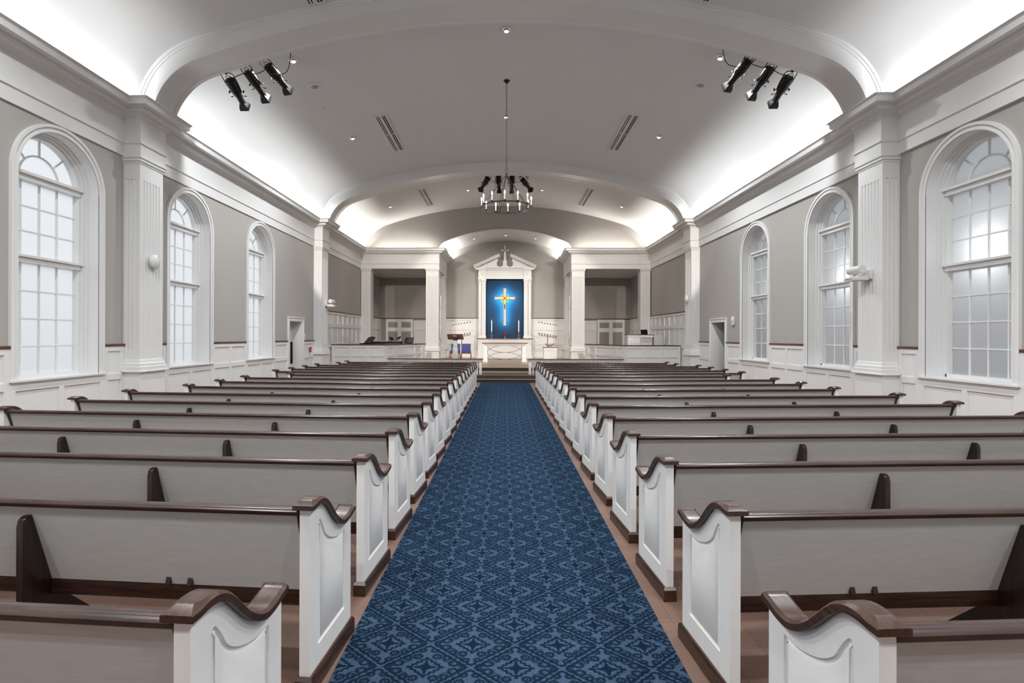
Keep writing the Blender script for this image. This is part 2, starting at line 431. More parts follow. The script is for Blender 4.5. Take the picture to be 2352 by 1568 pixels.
# side entablatures: one continuous moulding from the rear wall to the chancel's back wall
EZ = 4.95; CT = 5.93
EPROF = [(-0.02, EZ), (.03, EZ), (.03, 5.165), (.055, 5.185), (.055, 5.21), (.035, 5.22), (.035, 5.655), (.06, 5.67), (.09, 5.72),
         (.20, 5.72), (.20, 5.80), (.22, 5.805), (.22, 5.825), (.245, 5.83), (.29, 5.85), (.335, 5.88), (.365, 5.915), (.38, 5.92),
         (.38, CT), (.345, CT), (.335, 5.80), (-.10, 5.79)]
PY = [(9.70, 10.36), (19.5, 20.18)]
NF = 25.93                                        # face of the niche beams
def ent_path(s):
    W_ = abs(LW - CV)
    p = [(W_, Y0)]
    for a, b in PY: p += [(W_, a), (W_ - .31, a), (W_ - .31, b), (W_, b)]
    p += [(W_, NF - .05), (6.68, NF - .05), (6.68, NF), (3.97, NF), (3.97, NF - .05), (3.30, NF - .05), (3.30, 26.56), (3.35, 26.56),
          (3.35, 28.75), (3.30, 28.75), (3.30, 29.42)]
    return [(CV + s * x, y) for x, y in p]
for s, nm in ((-1, 'trim_1'), (1, 'trim_2')):
    path = ent_path(s)
    if s > 0: path = path[::-1]
    o = sweep(MB(), path, EPROF).build(nm, 'trim', smooth=30)
    structure(o, 'white entablature with frieze and cornice on the %s side' % ('left' if s < 0 else 'right'))

# ------------------------------------------------ fluted pilasters (structure)
def fluted_loop(x0, x1, y0, y1, faces, r=0.020):
    """counter-clockwise plan loop with half round flutes; faces: dict side->count, sides S,E,N,W"""
    cor = [(x0, y0), (x1, y0), (x1, y1), (x0, y1)]; out = []
    for i, sd in enumerate('SENW'):
        a, b = Vector(cor[i]), Vector(cor[(i + 1) % 4]); L = (b - a).length; t = (b - a) / L; nrm = Vector((-t.y, t.x))
        out.append(tuple(a)); k = faces.get(sd, 0)
        if not k: continue
        pitch = min(0.085, (L - 0.10) / k)
        for j in range(k):
            c = a + t * (L / 2 + (j - (k - 1) / 2) * pitch)
            rr = min(r, pitch * 0.33)
            for m in range(7):
                q = pi * m / 6
                out.append(tuple(c - t * rr * cos(q) + nrm * rr * sin(q)))
    return out
BASE_STEPS = [(0.0, 0.235), (0.012, 0.225), (0.02, 0.17), (0.045, 0.155), (0.045, 0.105), (0.065, 0.095), (0.065, 0.03), (0.085, 0.02), (0.085, 0.0)]
CAP_STEPS = [(0.0, 0.0), (0.012, 0.01), (0.012, 0.035), (0.035, 0.05), (0.035, 0.095), (0.055, 0.105), (0.055, 0.13), (0.0, 0.13)]
def pilaster(name, x0, x1, y0, y1, faces, zped, zped0, label, zsh=None, ztop=EZ, zf=None):
    mb = MB()
    zb = zped + 0.235; z0, z1 = zf or (1.30, 4.53)
    plain = [(x0, y0), (x1, y0), (x1, y1), (x0, y1)]
    mb.prism(plain, XY, zb - .24, z0)
    mb.prism(fluted_loop(x0, x1, y0, y1, faces), XY, z0, z1)
    mb.prism(plain, XY, z1, ztop + 0.26)
    cw = plain[::-1]                              # right-hand normal points outward on a CCW loop
    mb.box(x0 - .03, x1 + .03, y0 - .03, y1 + .03, zped0, zped + .001)
    sweep(mb, plain, [(d, zped + h) for d, h in BASE_STEPS] + [(-.05, zped)], True)
    sweep(mb, plain, [(d, ztop - .135 + h) for d, h in CAP_STEPS], True)
    return structure(mb.build(name, 'trim', smooth=38), label)
tn = [2]
def trim_name():
    tn[0] += 1; return 'trim_%d' % tn[0]
for i, (a, b) in enumerate(PY):
    for s, sd in ((-1, 'left'), (1, 'right')):
        xs = sorted([P(s, -.02, 0, 0)[0], P(s, .31, 0, 0)[0]])
        fc = {'E' if s < 0 else 'W': 6, 'S': 3, 'N': 3}
        pilaster(trim_name(), xs[0], xs[1], a, b, fc, 0.91, 0.0, 'fluted white pilaster on the %s wall, %s of the two' % (sd, ('nearer', 'farther')[i]), zf=(1.30, 4.53))

# arch bands over the pilasters
VS = full_profile(6.68, 7.82, 17.0, 1.25, 5.86)
for i, (a, b) in enumerate(PY):
    mb = MB()
    def rng(prof, y): return [(x, y, z) for x, z in prof]
    VO = full_profile(7.12, 8.2, 18.9, 1.55, 5.86)
    mb.sheet([rng(VO, a), rng(VS, a), rng(VS, b), rng(VO, b)])
    # bead along the ceiling, front and back, and raised edge strips on the soffit
    VI = full_profile(6.86, 8.0, 18.6, 1.42, 5.86); VJ = full_profile(6.90, 8.035, 18.7, 1.45, 5.86)
    for y, dy in ((a, -1), (b, 1)):
        mb.sheet([rng(VI, y), rng(VI, y + dy * .02), rng(VJ, y + dy * .022), rng(VJ, y + dy * .045), rng(VO, y + dy * .05)])
    VE = full_profile(6.66, 7.80, 16.95, 1.23, 5.86)
    for y, dy in ((a, 1), (b, -1)):
        mb.sheet([rng(VS, y), rng(VE, y), rng(VE, y + dy * .085), rng(VS, y + dy * .09)])
    structure(mb.build(trim_name(), 'trim', smooth=30), 'white transverse arch band across the ceiling, %s of the two' % ('nearer', 'farther')[i])

# ------------------------------------------------ wainscot
def wains(s_mb, T, y0, y1, z0, z1, cells, notch=(), w=0.030, bw=0.02):
    """frame layer with panel openings (cells: (u0,u1,v0,v1)) and a small bead round each"""
    outer = [(y0, z0), (y1, z0), (y1, z1), (y0, z1)]
    hs = [[(a, c), (b, c), (b, d), (a, d)] for a, b, c, d in cells]
    s_mb.prism(outer, T, 0.0, w, hs, cap0=False)
    for a, b, c, d in cells:
        g = 0.012; e = 0.030
        o1 = [(a, c), (b, c), (b, d), (a, d)]
        o2 = [(a + g, c + g), (b - g, c + g), (b - g, d - g), (a + g, d - g)]
        o3 = [(a + e, c + e), (b - e, c + e), (b - e, d - e), (a + e, d - e)]
        rows = [[T(u, v, ww) for u, v in lp] for lp, ww in ((o1, w * .62), (o2, w * .55), (o2, w * .15), (o3, w * .2))]
        s_mb.sheet(rows, True)
        n = len(s_mb.v); s_mb.v += [T(u, v, w * .2) for u, v in o3]; s_mb.f.append((n, n + 1, n + 2, n + 3))
    return s_mb
CR = 1.44                                          # top of the brown chair rail
for s, sd in ((-1, 'left'), (1, 'right')):
    T = lambda u, v, w: P(s, w, u, v)
    mb = MB(); rl = MB(); bs = MB()
    CE = 0.885                                     # outer half width of a window casing
    edges = [Y0]
    for c in sorted(WIN): edges += [c - CE, c + CE]
    spans = []                                      # full-height spans between openings
    cuts = sorted([(c - CE, c + CE, 'w') for c in WIN] + [(a, b, 'p') for a, b in PY] + [(DY0 - .13, DY1 + .13, 'd')])
    y = Y0
    for a, b, k in cuts:
        if a > y + .02: spans.append((y, a))
        y = b
    for a, b in spans:
        n = max(1, int(round((b - a) / 0.85))); st = 0.085; wd = ((b - a) - st * (n + 1)) / n
        cells = []
        for j in range(n):
            u = a + st + j * (wd + st)
            cells += [(u, u + wd, 0.90, 1.31), (u, u + wd, 0.20, 0.79)]
        wains(mb, T, a, b, 0.0, CR - .045, cells)
        rl.box(a, b, 0.0, 0.045, CR - .045, CR, lambda u, w, v: P(s, w, u, v))
        bs.box(a, b, 0.0, 0.035, 0.0, 0.15, lambda u, w, v: P(s, w, u, v))
    for c in WIN:
        st = .085; wd = (2 * CE - 3 * st) / 2; a = c - CE
        wains(mb, T, a, a + 2 * CE, 0.0, 0.89, [(a + st + j * (wd + st), a + st + j * (wd + st) + wd, 0.20, 0.775) for j in (0, 1)])
        bs.box(a, a + 2 * CE, 0.0, 0.035, 0.0, 0.15, lambda u, w, v: P(s, w, u, v))
    structure(mb.build(trim_name(), 'trim'), 'white panelled wainscot along the %s wall' % sd)
    structure(rl.build(trim_name(), 'rail', bev=.006), 'thin brown wood chair rail along the %s wall' % sd)
    structure(bs.build('baseboard_' + sd, 'trim', bev=.006), 'white baseboard along the %s wall' % sd)

# ------------------------------------------------ windows
def window_parts(s):
    """parts of an arched window centred on y=0 of its own frame; u along the wall, w towards the room"""
    T = lambda u, v, w: ((w if s < 0 else -w), u, v)
    out = []
    def loop(r, z0, n=32): return arch_loop(0, r, z0, SPR, n)
    def ring(ro, ri, z0, w0, w1, mb, zi=None):
        return mb.prism(loop(ro, z0), T, w0, w1, [loop(ri, z0 if zi is None else zi)])
    def uring(ro, ri, z0, w0, w1, mb):             # arch shaped band open at the bottom
        a = [(ro, z0)] + arc_pts(0, SPR, ro, 0, pi, 32) + [(-ro, z0)] + [(-ri, z0)] + list(reversed(arc_pts(0, SPR, ri, 0, pi, 32))) + [(ri, z0)]
        return mb.prism(a, T, w0, w1)
    m = MB(); uring(.855, .765, SILL, 0, .028, m); uring(.885, .84, SILL, 0, .048, m); uring(.79, .765, SILL, 0, .036, m)
    out.append(('window_casing', m, 'trim'))
    m = MB(); uring(.775, .762, SILL, .02, -.32, m); m.box(-.775, .775, SILL - .01, SILL + .012, -.32, .02, lambda u, v, w: T(u, v, w))
    m2 = MB(); uring(.775, .758, SILL, .02, -.32, m2)
    out.append(('window_jamb', m2, 'trim'))
    m = MB(); uring(.765, .735, SILL, -.16, -.32, m); uring(.74, .705, SILL, -.21, -.34, m); uring(.71, .675, SILL, -.26, -.38, m)
    fr = m
    # meeting rail, transom and bottom rail project past the frame
    fr.box(-.70, .70, -.40, -.24, 2.725, 2.80, lambda u, w, v: T(u, v, w)); fr.box(-.73, .73, -.40, -.20, 2.80, 2.835, lambda u, w, v: T(u, v, w))
    fr.box(-.70, .70, -.40, -.24, 4.00, 4.08, lambda u, w, v: T(u, v, w)); fr.box(-.73, .73, -.40, -.20, 4.08, 4.125, lambda u, w, v: T(u, v, w))
    fr.box(-.70, .70, -.40, -.26, SILL, 0.985, lambda u, w, v: T(u, v, w))
    out.append(('window_frame', fr, 'trim'))
    m = MB(); b = .011
    for k in (-1, 0, 1):
        m.box(k * .33 - b, k * .33 + b, -.372, -.340, .985, 4.0, lambda u, w, v: T(u, v, w))
    for z in [0.985 + .435 * i for i in (1, 2, 3)] + [2.835 + .39 * i for i in (1, 2)]:
        m.box(-.68, .68, -.370, -.342, z - b, z + b, lambda u, w, v: T(u, v, w))
    zc = 4.10; ri = .36
    m.prism([(ri + .012, zc)] + arc_pts(0, zc, ri + .012, 0, pi, 24) + [(-ri - .012, zc), (-ri + .012, zc)] + list(reversed(arc_pts(0, zc, ri - .012, 0, pi, 24))) + [(ri - .012, zc)], T, -.342, -.372)
    for a in (45, 90, 135):
        a = radians(a); d = Vector((cos(a), sin(a))); nn = Vector((-d.y, d.x)) * .011
        q = Vector((0, zc)); R1 = .655
        m.prism([tuple(q + d * ri + nn), tuple(q + d * ri - nn), tuple(q + d * R1 - nn), tuple(q + d * R1 + nn)], T, -.341, -.371)
    out.append(('muntins', m, 'trim'))
    m = MB(); m.add([T(u, v, -.365) for u, v in loop(.69, .95)], [tuple(range(len(loop(.69, .95))))])
    out.append(('window_glass', m, 'glass'))
    m = MB(); m.box(-.90, .90, 0.0, .075, .905, .935, lambda u, w, v: T(u, v, w)); m.box(-.87, .87, 0.0, .045, .875, .905, lambda u, w, v: T(u, v, w))
    m.box(-.765, .765, -.32, .01, .91, .937, lambda u, w, v: T(u, v, w))
    out.append(('window_sill', m, 'trim'))
    return out
wi = 0
order = ['nearest', 'middle', 'farthest', 'rear']
for s, sd in ((-1, 'left'), (1, 'right')):
    proto = None
    for k, c in enumerate(WIN):
        wi += 1
        r = empty('window_%d' % wi, P(s, 0, c, 0), 0, '%s arched frosted window in the %s wall' % (order[k], sd), kind='structure')
        if proto is None:
            proto = r
            for nm, m, mt in window_parts(s): m.build(nm, mt, r, smooth=30, bev=0)
        else:
            for ch in proto.children:
                q = ch.copy(); COL.objects.link(q); q.parent = r

# ------------------------------------------------ doors
def door_casing(s, par):
    T = lambda u, w, v: P(s, w, u, v)
    m = MB()
    for a, b in ((DY0 - .11, DY0 + .01), (DY1 - .01, DY1 + .11)):
        m.box(a, b, 0, .03, 0, DZ + .0, T)
    m.box(DY0 - .11, DY1 + .11, 0, .03, DZ - .01, DZ + .10, T); m.box(DY0 - .135, DY1 + .135, 0, .05, DZ + .095, DZ + .13, T)
    m.box(DY0 - .135, DY0 - .10, 0, .045, 0, DZ + .1, T); m.box(DY1 + .10, DY1 + .135, 0, .045, 0, DZ + .1, T)
    m.box(DY0 - .005, DY0 + .012, -.42, .01, 0, DZ, T); m.box(DY1 - .012, DY1 + .005, -.42, .01, 0, DZ, T); m.box(DY0, DY1, -.42, .01, DZ - .015, DZ + .005, T)
    m.build('door_casing', 'trim', par, bev=.004)
d1 = empty('door_1', (0, 0, 0), label='closed white panelled door in the left wall near the chancel', kind='structure')
door_casing(-1, d1)
T = lambda u, v, w: P(-1, w - .36, u, v)
m = MB(); cells = []
zz = 0.14
for h in (.26, .26, .26, .62, .26, .26):
    if zz + h > 2.02: h = 2.02 - zz
    if h > .1: cells.append((DY0 + .14, DY1 - .24, zz, zz + h))
    zz += h + .06
m.box(DY0 + .012, DY1 - .012, -.03, .012, 0.01, DZ - .015, lambda u, w, v: T(u, v, w))
wains(m, lambda u, v, w: T(u, v, w + .012), DY0 + .012, DY1 - .012, 0.01, DZ - .015, cells, w=.014)
lf = m.build('door_leaf', 'trim', d1)
m = MB(); m.box(DY1 - .17, DY1 - .10, .03, .09, .62, 1.38, lambda u, w, v: T(u, v, w)); m.build('push_bar', 'black', lf, bev=.006)
d2 = empty('door_2', (0, 0, 0), label='open doorway to a dim hall in the right wall', kind='structure')
door_casing(1, d2)
# dim hall beyond the right doorway
m = MB()
m.box(RW + .42, RW + 3.4, 16.2, 16.3, 0, 2.7).box(RW + .42, RW + 3.4, 19.6, 19.7, 0, 2.7).box(RW + 3.3, RW + 3.4, 16.2, 19.7, 0, 2.7)
m.box(RW + .42, RW + 3.4, 16.2, 19.7, 2.7, 2.8)
structure(m.build('wall_hall', 'hall'), 'grey walls of the dim hall behind the right doorway')
structure(MB().box(RW + .3, RW + 3.4, 16.2, 19.7, -.1, 0).build('floor_hall', 'mgrey'), 'floor of the hall behind the right doorway')
m = MB(); m.box(RW + 1.2, RW + 1.3, 18.28, 18.42, 0, 2.4).box(RW + .44, RW + 3.3, 19.57, 19.6, .86, .95)
structure(m.build(trim_name(), 'trim'), 'pale trim inside the hall')

# ================================================================== CHANCEL
SZ = 0.40
m = MB().box(LW, RW, 18.06, 19.62, 0, .105); m.box(LW, RW, 18.09, 20.14, .12, .235); m.box(LW, RW, 20.12, YB, .2, .375)
structure(m.build('trim_riser', 'riser'), 'dark wood risers of the chancel steps')
m = MB().box(LW, RW, 18.03, 19.62, .10, .125); m.box(LW, RW, 19.57, 20.14, .235, .258); m.box(LW, RW, 20.07, YB, .372, SZ)
structure(m.build('floor_chancel', 'stagefloor', bev=.004), 'light oak treads and floor of the raised chancel')
bpy.data.objects['trim_riser'].name = trim_name()

# wall above the side niches with the alcove arch
AP = full_profile(3.40, 6.96, 7.5, .62, 5.78)
mb = MB(); mb.prism([(CV - 7.2, 5.78)] + [(x, z) for x, z in full_profile(7.0, 8.2, 18.9, 1.5, 5.78)] + [(CV + 7.2, 5.78)] + [(x, z) for x, z in reversed(AP)],
                    lambda u, v, w: (u, 26.0 + w, v), 0, .12)
structure(mb.build('wall_chancel', 'wall'), 'taupe wall above the niches with the wide alcove arch')
mb = MB(); mb.sheet([[(x, y, z) for x, z in AP] for y in (26.02, 29.45)])
structure(mb.build('ceiling_alcove', 'ceil', smooth=40), 'small vaulted ceiling of the altar alcove')
structure(MB().box(-3.7, 3.8, 29.42, 29.55, SZ, 7.2).build('wall_alcove', 'wall'), 'taupe back wall of the altar alcove')
AL, AR = CV - 3.62, CV + 3.62
for s, sd in ((-1, 'left'), (1, 'right')):
    X = lambda d: CV + s * d
    bx = lambda mb, d0, d1, y0, y1, z0, z1: mb.box(min(X(d0), X(d1)), max(X(d0), X(d1)), y0, y1, z0, z1)
    mb = MB(); bx(mb, 3.55, 3.66, 26.5, 29.5, SZ, EZ)
    structure(mb.build('wall_partition_' + sd, 'trim'), 'white partition between the alcove and the %s niche' % sd)
    mb = MB(); bx(mb, 3.34, 7.2, 25.95, 30.1, EZ + .0, EZ + .06)
    structure(mb.build('ceiling_niche_' + sd, 'ceil'), 'flat ceiling of the %s niche' % sd)
    mb = MB(); bx(mb, 3.4, 7.3, YB - .05, YB + .05, SZ, 5.1)
    structure(mb.build('wall_niche_' + sd, 'wall'), 'taupe back wall of the %s niche' % sd)
    # columns
    pilaster(trim_name(), min(X(3.30), X(3.93)), max(X(3.30), X(3.93)), NF - .05, 26.56, {'S': 8, 'E': 6, 'W': 6}, 0.86, SZ,
             'free-standing fluted white column at the %s edge of the altar alcove' % sd, zf=(1.22, 4.55))
    pilaster(trim_name(), min(X(6.68), X(7.16)), max(X(6.68), X(7.16)), NF - .05, 26.4, {'S': 3}, 0.86, SZ,
             'fluted white pilaster at the outer edge of the %s niche' % sd, zf=(1.22, 4.55))
    pilaster(trim_name(), min(X(3.30), X(3.64)), max(X(3.30), X(3.64)), 28.78, 29.45, {'S': 4, 'E': 5, 'W': 5}, 0.86, SZ,
             'fluted white pilaster in the %s back corner of the altar alcove' % sd, zf=(1.22, 4.3))
# high wainscot of the chancel
HR = 2.63
HROWS = [(2.10, 2.50), (1.27, 1.95), (.52, 1.13)]
def high_wains(T, a, b, n, rows=HROWS, top=HR - .045):
    mb = MB(); st = .10; wd = ((b - a) - st * (n + 1)) / n
    cells = [(a + st + j * (wd + st), a + st + j * (wd + st) + wd, c, d) for j in range(n) for c, d in rows]
    return wains(mb, T, a, b, SZ, top, cells, w=.04)
for s, sd in ((-1, 'left'), (1, 'right')):
    T = lambda u, v, w: P(s, w, u, v)
    structure(high_wains(T, 20.18, NF - .05, 8).build(trim_name(), 'trim'), 'tall white panelled wainscot on the %s chancel wall' % sd)
    structure(high_wains(T, 26.4, YB - .05, 4).build(trim_name(), 'trim'), 'white wainscot on the outer wall of the %s niche' % sd)
    m = MB(); m.box(20.18, NF - .05, 0, .05, HR - .045, HR, lambda u, w, v: P(s, w, u, v)); m.box(26.4, YB - .05, 0, .05, HR - .045, HR, lambda u, w, v: P(s, w, u, v))
    m.box(min(CV + s * 3.66, CV + s * 7.15), max(CV + s * 3.66, CV + s * 7.15), YB - .10, YB - .05, HR - .045, HR)
    structure(m.build(trim_name(), 'rail', bev=.006), 'brown wood rail above the %s chancel wainscot' % sd)
    a, b = sorted([CV + s * 3.66, CV + s * 5.25])
    T2 = lambda u, v, w: (u, YB - .05 - w, v)
    structure(high_wains(T2, a, b, 1, rows=[(2.06, 2.38), (1.27, 1.93), (.52, 1.13)], top=HR - .14).build(trim_name(), 'trim'), 'white wainscot at the back of the %s niche' % sd)
    # pair of louvred cabinet doors and a dark side gap
    c0 = empty('cabinet', (CV + s * 6.06, YB - .06, SZ), label='white cabinet with four grey louvred panels in the %s niche' % sd, cat='cabinet', group='cabinets in the side niches')
    mb = MB(); cl = []
    for u in (-.68, .08):
        cl += [(u, u + .60, 1.66, 2.02), (u, u + .60, .35, 1.48)]
    wains(mb, lambda u, v, w: (u, -.06 - w, v), -.78, .78, 0, 2.17, cl, w=.04)
    mb.box(-.78, .78, -.06, 0, 0, 2.17); mb.build('cabinet_frame', 'trim', c0)
    for q, (u0, u1, v0, v1) in enumerate(cl):
        g = MB(); n = int((v1 - v0) / .035)
        g.box(u0 + .03, u1 - .03, -.075, -.062, v0 + .03, v1 - .03)
        for j in range(n - 1): 
            z = v0 + .045 + j * (v1 - v0 - .06) / n
            g.box(u0 + .03, u1 - .03, -.085, -.075, z, z + .010)
        g.build('louvre_panel', 'grille', c0)
for s, sd in ((0, ''),):
    T2 = lambda u, v, w: (u, 29.42 - w, v)
    structure(high_wains(T2, -3.27, 3.35, 4).build(trim_name(), 'trim'), 'white panelled wainscot on the back wall of the alcove')
    structure(MB().box(-3.27, 3.35, 29.37, 29.42, HR - .045, HR).build(trim_name(), 'rail', bev=.006), 'brown wood rail on the back wall of the alcove')

# ------------------------------------------------ aisle carpet
o = MB().box(-.804, .872, -1.0, 18.05, 0.0, .008).build('aisle_carpet', 'carpet')
tag(o, 'long navy blue carpet with damask pattern down the centre aisle', 'carpet')

# ================================================================== PEWS
def smooth_curve(pts, n=5):            # Catmull-Rom through the points
    out = []; m = len(pts)
    for i in range(m - 1):
        p0 = Vector(pts[max(i - 1, 0)]); p1 = Vector(pts[i]); p2 = Vector(pts[i + 1]); p3 = Vector(pts[min(i + 2, m - 1)])
        for j in range(n):
            t = j / n
            out.append(tuple(0.5 * ((2 * p1) + (p2 - p0) * t + (2 * p0 - 5 * p1 + 4 * p2 - p3) * t * t + (3 * p1 - p0 - 3 * p2 + p3) * t ** 3)))
    out.append(tuple(pts[-1])); return out
TOPC = smooth_curve([(0, .828), (.055, .834), (.10, .827), (.14, .806), (.175, .774), (.213, .734), (.255, .694), (.305, .659), (.36, .638), (.42, .640), (.50, .660)], 4)
def off2(loop, d):                     # inward offset of a CCW closed loop
    n = len(loop); out = []
    for i in range(n):
        p = Vector(loop[i]); a = (p - Vector(loop[i - 1])).normalized(); b = (Vector(loop[(i + 1) % n]) - p).normalized()
        na, nb = Vector((-a.y, a.x)), Vector((-b.y, b.x)); m = na + nb
        out.append(tuple(p + m / max(m.dot(na), .45) * d))
    return out
ENDOUT = [(0, .08), (.50, .08)] + list(reversed(TOPC))
GROOVE = [(.088, .178), (.412, .178), (.412, .590)] + list(reversed(smooth_curve([(.095, .748), (.110, .750), (.140, .712), (.17, .663), (.22, .625), (.28, .601), (.34, .588), (.395, .590)], 3)))[0:] + [(.088, .735)]
TH = .048
def end_panel(s, x, parent, facing):
    """white pew end; x = inner face, facing +1/-1 along local x (the decorated face)"""
    T = lambda u, v, w: (x + facing * w, u, v)
    mb = MB()
    mb.prism(ENDOUT, T, 0, TH - .009, cap1=False)
    mb.prism(ENDOUT, T, TH - .009, TH, [GROOVE], cap0=False)
    g1 = off2(GROOVE, .003); g2 = off2(GROOVE, .008); g3 = off2(GROOVE, .011); g4 = off2(GROOVE, .021)
    rows = [[T(u, v, w) for u, v in l] for l, w in ((GROOVE, TH - .009), (g1, TH - .010), (g2, TH - .010), (g3, TH - .0045), (g3, TH - .006), (g4, TH - .001))]
    mb.sheet(rows, True)
    tri = tessellate_polygon([[Vector((p[0], p[1], 0)) for p in g4]])
    n = len(mb.v); mb.v += [T(u, v, TH - .001) for u, v in g4]; mb.f += [tuple(i + n for i in t) for t in tri]
    o = mb.build('end_panel', 'pewwhite', parent, smooth=35)
    # cap: follows the top curve, chamfered, overhanging
    xc = x + facing * TH / 2; hw = .047; mb = MB(); rows = []
    pts = [(-.024, .829)] + TOPC[1:] + [(.514, .668)]
    m = len(pts)
    for i, (u, v) in enumerate(pts):
        a = Vector(pts[max(i - 1, 0)]); b = Vector(pts[min(i + 1, m - 1)]); t = (b - a).normalized(); nn = Vector((-t.y, t.x))
        h = .030
        if i == 0: sec = [(-hw, 0), (hw, 0), (hw, h * .62), (hw * .93, h * .70), (-hw * .93, h * .70), (-hw, h * .62)]
        elif i == 1 or i == 2: sec = [(-hw, 0), (hw, 0), (hw, h * .62), (hw * .55, h * 1.12), (-hw * .55, h * 1.12), (-hw, h * .62)]
        else: sec = [(-hw, 0), (hw, 0), (hw, h * .7), (hw * .72, h), (-hw * .72, h), (-hw, h * .7)]
        rows.append([(xc + p, u + nn.x * q, v + nn.y * q) for p, q in sec])
    mb.loft(rows); mb.build('end_cap', 'cap', o, smooth=30)
    mb = MB(); x0, x1 = sorted([x - facing * .014, x + facing * (TH + .016)])
    mb.box(x0, x1, -.016, .520, 0, .068)
    mb.add([(x0, -.016, .068), (x1, -.016, .068), (x1, .52, .068), (x0, .52, .068), (x0 + .006, -.004, .083), (x1 - .006, -.004, .083), (x1 - .006, .508, .083), (x0 + .006, .508, .083)],
           [(0, 1, 5, 4), (1, 2, 6, 5), (2, 3, 7, 6), (3, 0, 4, 7), (4, 5, 6, 7)])
    mb.build('end_base', 'cap', o, merge=False)
    return o
STD = [(0.0, 0), (.46, 0), (.46, .06), (.42, .10), (.20, .32), (.155, .40), (.062, .725), (.05, .745), (.028, .745), (.008, .732), (0, .70)]
def make_pew(s, L):
    """pew of length L; local x runs s*[0..L] away from the aisle, y forward"""
    r = empty('church_pew')
    xs = lambda a, b: tuple(sorted((s * a, s * b)))
    A = TH; Bn = L - TH
    y_t, z_t, y_b, z_b = .030, .800, .165, .345
    def leaned(mb, a, b, th, zt=z_t, zb=z_b, off=0):
        f = lambda z: y_t + (z_t - z) / (z_t - z_b) * (y_b - y_t) + off
        x0, x1 = xs(a, b)
        vs = [(x, f(z) + d, z) for z in (zb, zt) for d in (0, th) for x in (x0, x1)]
        return mb.add(vs, [(0, 2, 3, 1), (4, 5, 7, 6), (0, 1, 5, 4), (2, 6, 7, 3), (0, 4, 6, 2), (1, 3, 7, 5)])
    leaned(MB(), A + .026, Bn - .026, .022).build('back_panel', 'grey', r)
    for a, b in ((A - .001, A + .027), (Bn - .027, Bn + .001)): leaned(MB(), a, b, .034, off=-.006).build('end_batten', 'walnut_s', r)
    m = MB(); x0, x1 = xs(A - .001, Bn + .001)
    prof = [(.006, .795), (.058, .795), (.066, .803), (.064, .816), (.050, .825), (.025, .827), (.010, .824), (.000, .814), (.000, .803)]
    m.loft([[(x, y, z) for y, z in prof] for x in (x0, x1)]); m.build('top_rail', 'walnut', r, smooth=45)
    MB().box(x0, x1, .150, .172, .318, .408).build('rear_apron', 'walnut', r, bev=.004)
    m = MB(); sp = [(.172, .395), (.20, .392), (.30, .402), (.44, .420), (.475, .415), (.478, .400), (.44, .395), (.172, .372)]
    m.loft([[(x, y, z) for y, z in sp] for x in (x0, x1)]); m.build('seat', 'walnut', r, smooth=40)
    ks = [L * .325, L * .66]
    for k in ks:
        x0, x1 = xs(k - .017, k + .017)
        MB().prism(STD, lambda u, v, w: (w, u, v), x0, x1).build('standard', 'walnut_s', r, bev=.004)
    for c in [L * .165, L * .49, L * .83]:
        for d in (-.055, .055):
            x0, x1 = xs(c + d - .011, c + d + .011)
            MB().prism([(.128, .40), (.17, .40), (.17, .452), (.152, .452), (.137, .43)], lambda u, v, w: (w, u, v), x0, x1).build('support_block', 'walnut_s', r)
    end_panel(s, s * A, r, -s); end_panel(s, s * Bn, r, s)
    return r
ORD = ['first', 'second', 'third', 'fourth', 'fifth', 'sixth', 'seventh', 'eighth', 'ninth', 'tenth', 'eleventh', 'twelfth',
       'thirteenth', 'fourteenth', 'fifteenth', 'sixteenth', 'seventeenth']
ALPHA = radians(4.0)
def pew_len(k):
    return 4.33 if k <= 7 else 4.02 if k <= 10 else 3.50 if k == 11 else 4.20 if k <= 15 else 3.88
for s, sd in ((-1, 'left'), (1, 'right')):
    protos = {}
    for k in range(1, 18):
        L = pew_len(k)
        y = 1.395 + .905 * (k - 1) - .0025 * (k - 1) ** 2 + (.012 if s < 0 else -.012)
        if L not in protos: r = protos[L] = make_pew(s, L)
        else: r = copy_tree(protos[L])
        r.location = (.062 + s * .922 if k > 1 or s > 0 else -.85, y, 0); r.rotation_euler = (0, 0, s * ALPHA)
        tag(r, '%s pew from the camera on the %s side of the blue aisle carpet' % (ORD[k - 1], sd), 'pew', 'pews on the %s side of the aisle' % sd)

# ================================================================== CHANCEL FURNISHINGS
def mir(pts): return [(-a, b) for a, b in reversed(pts)]
YR = 28.80
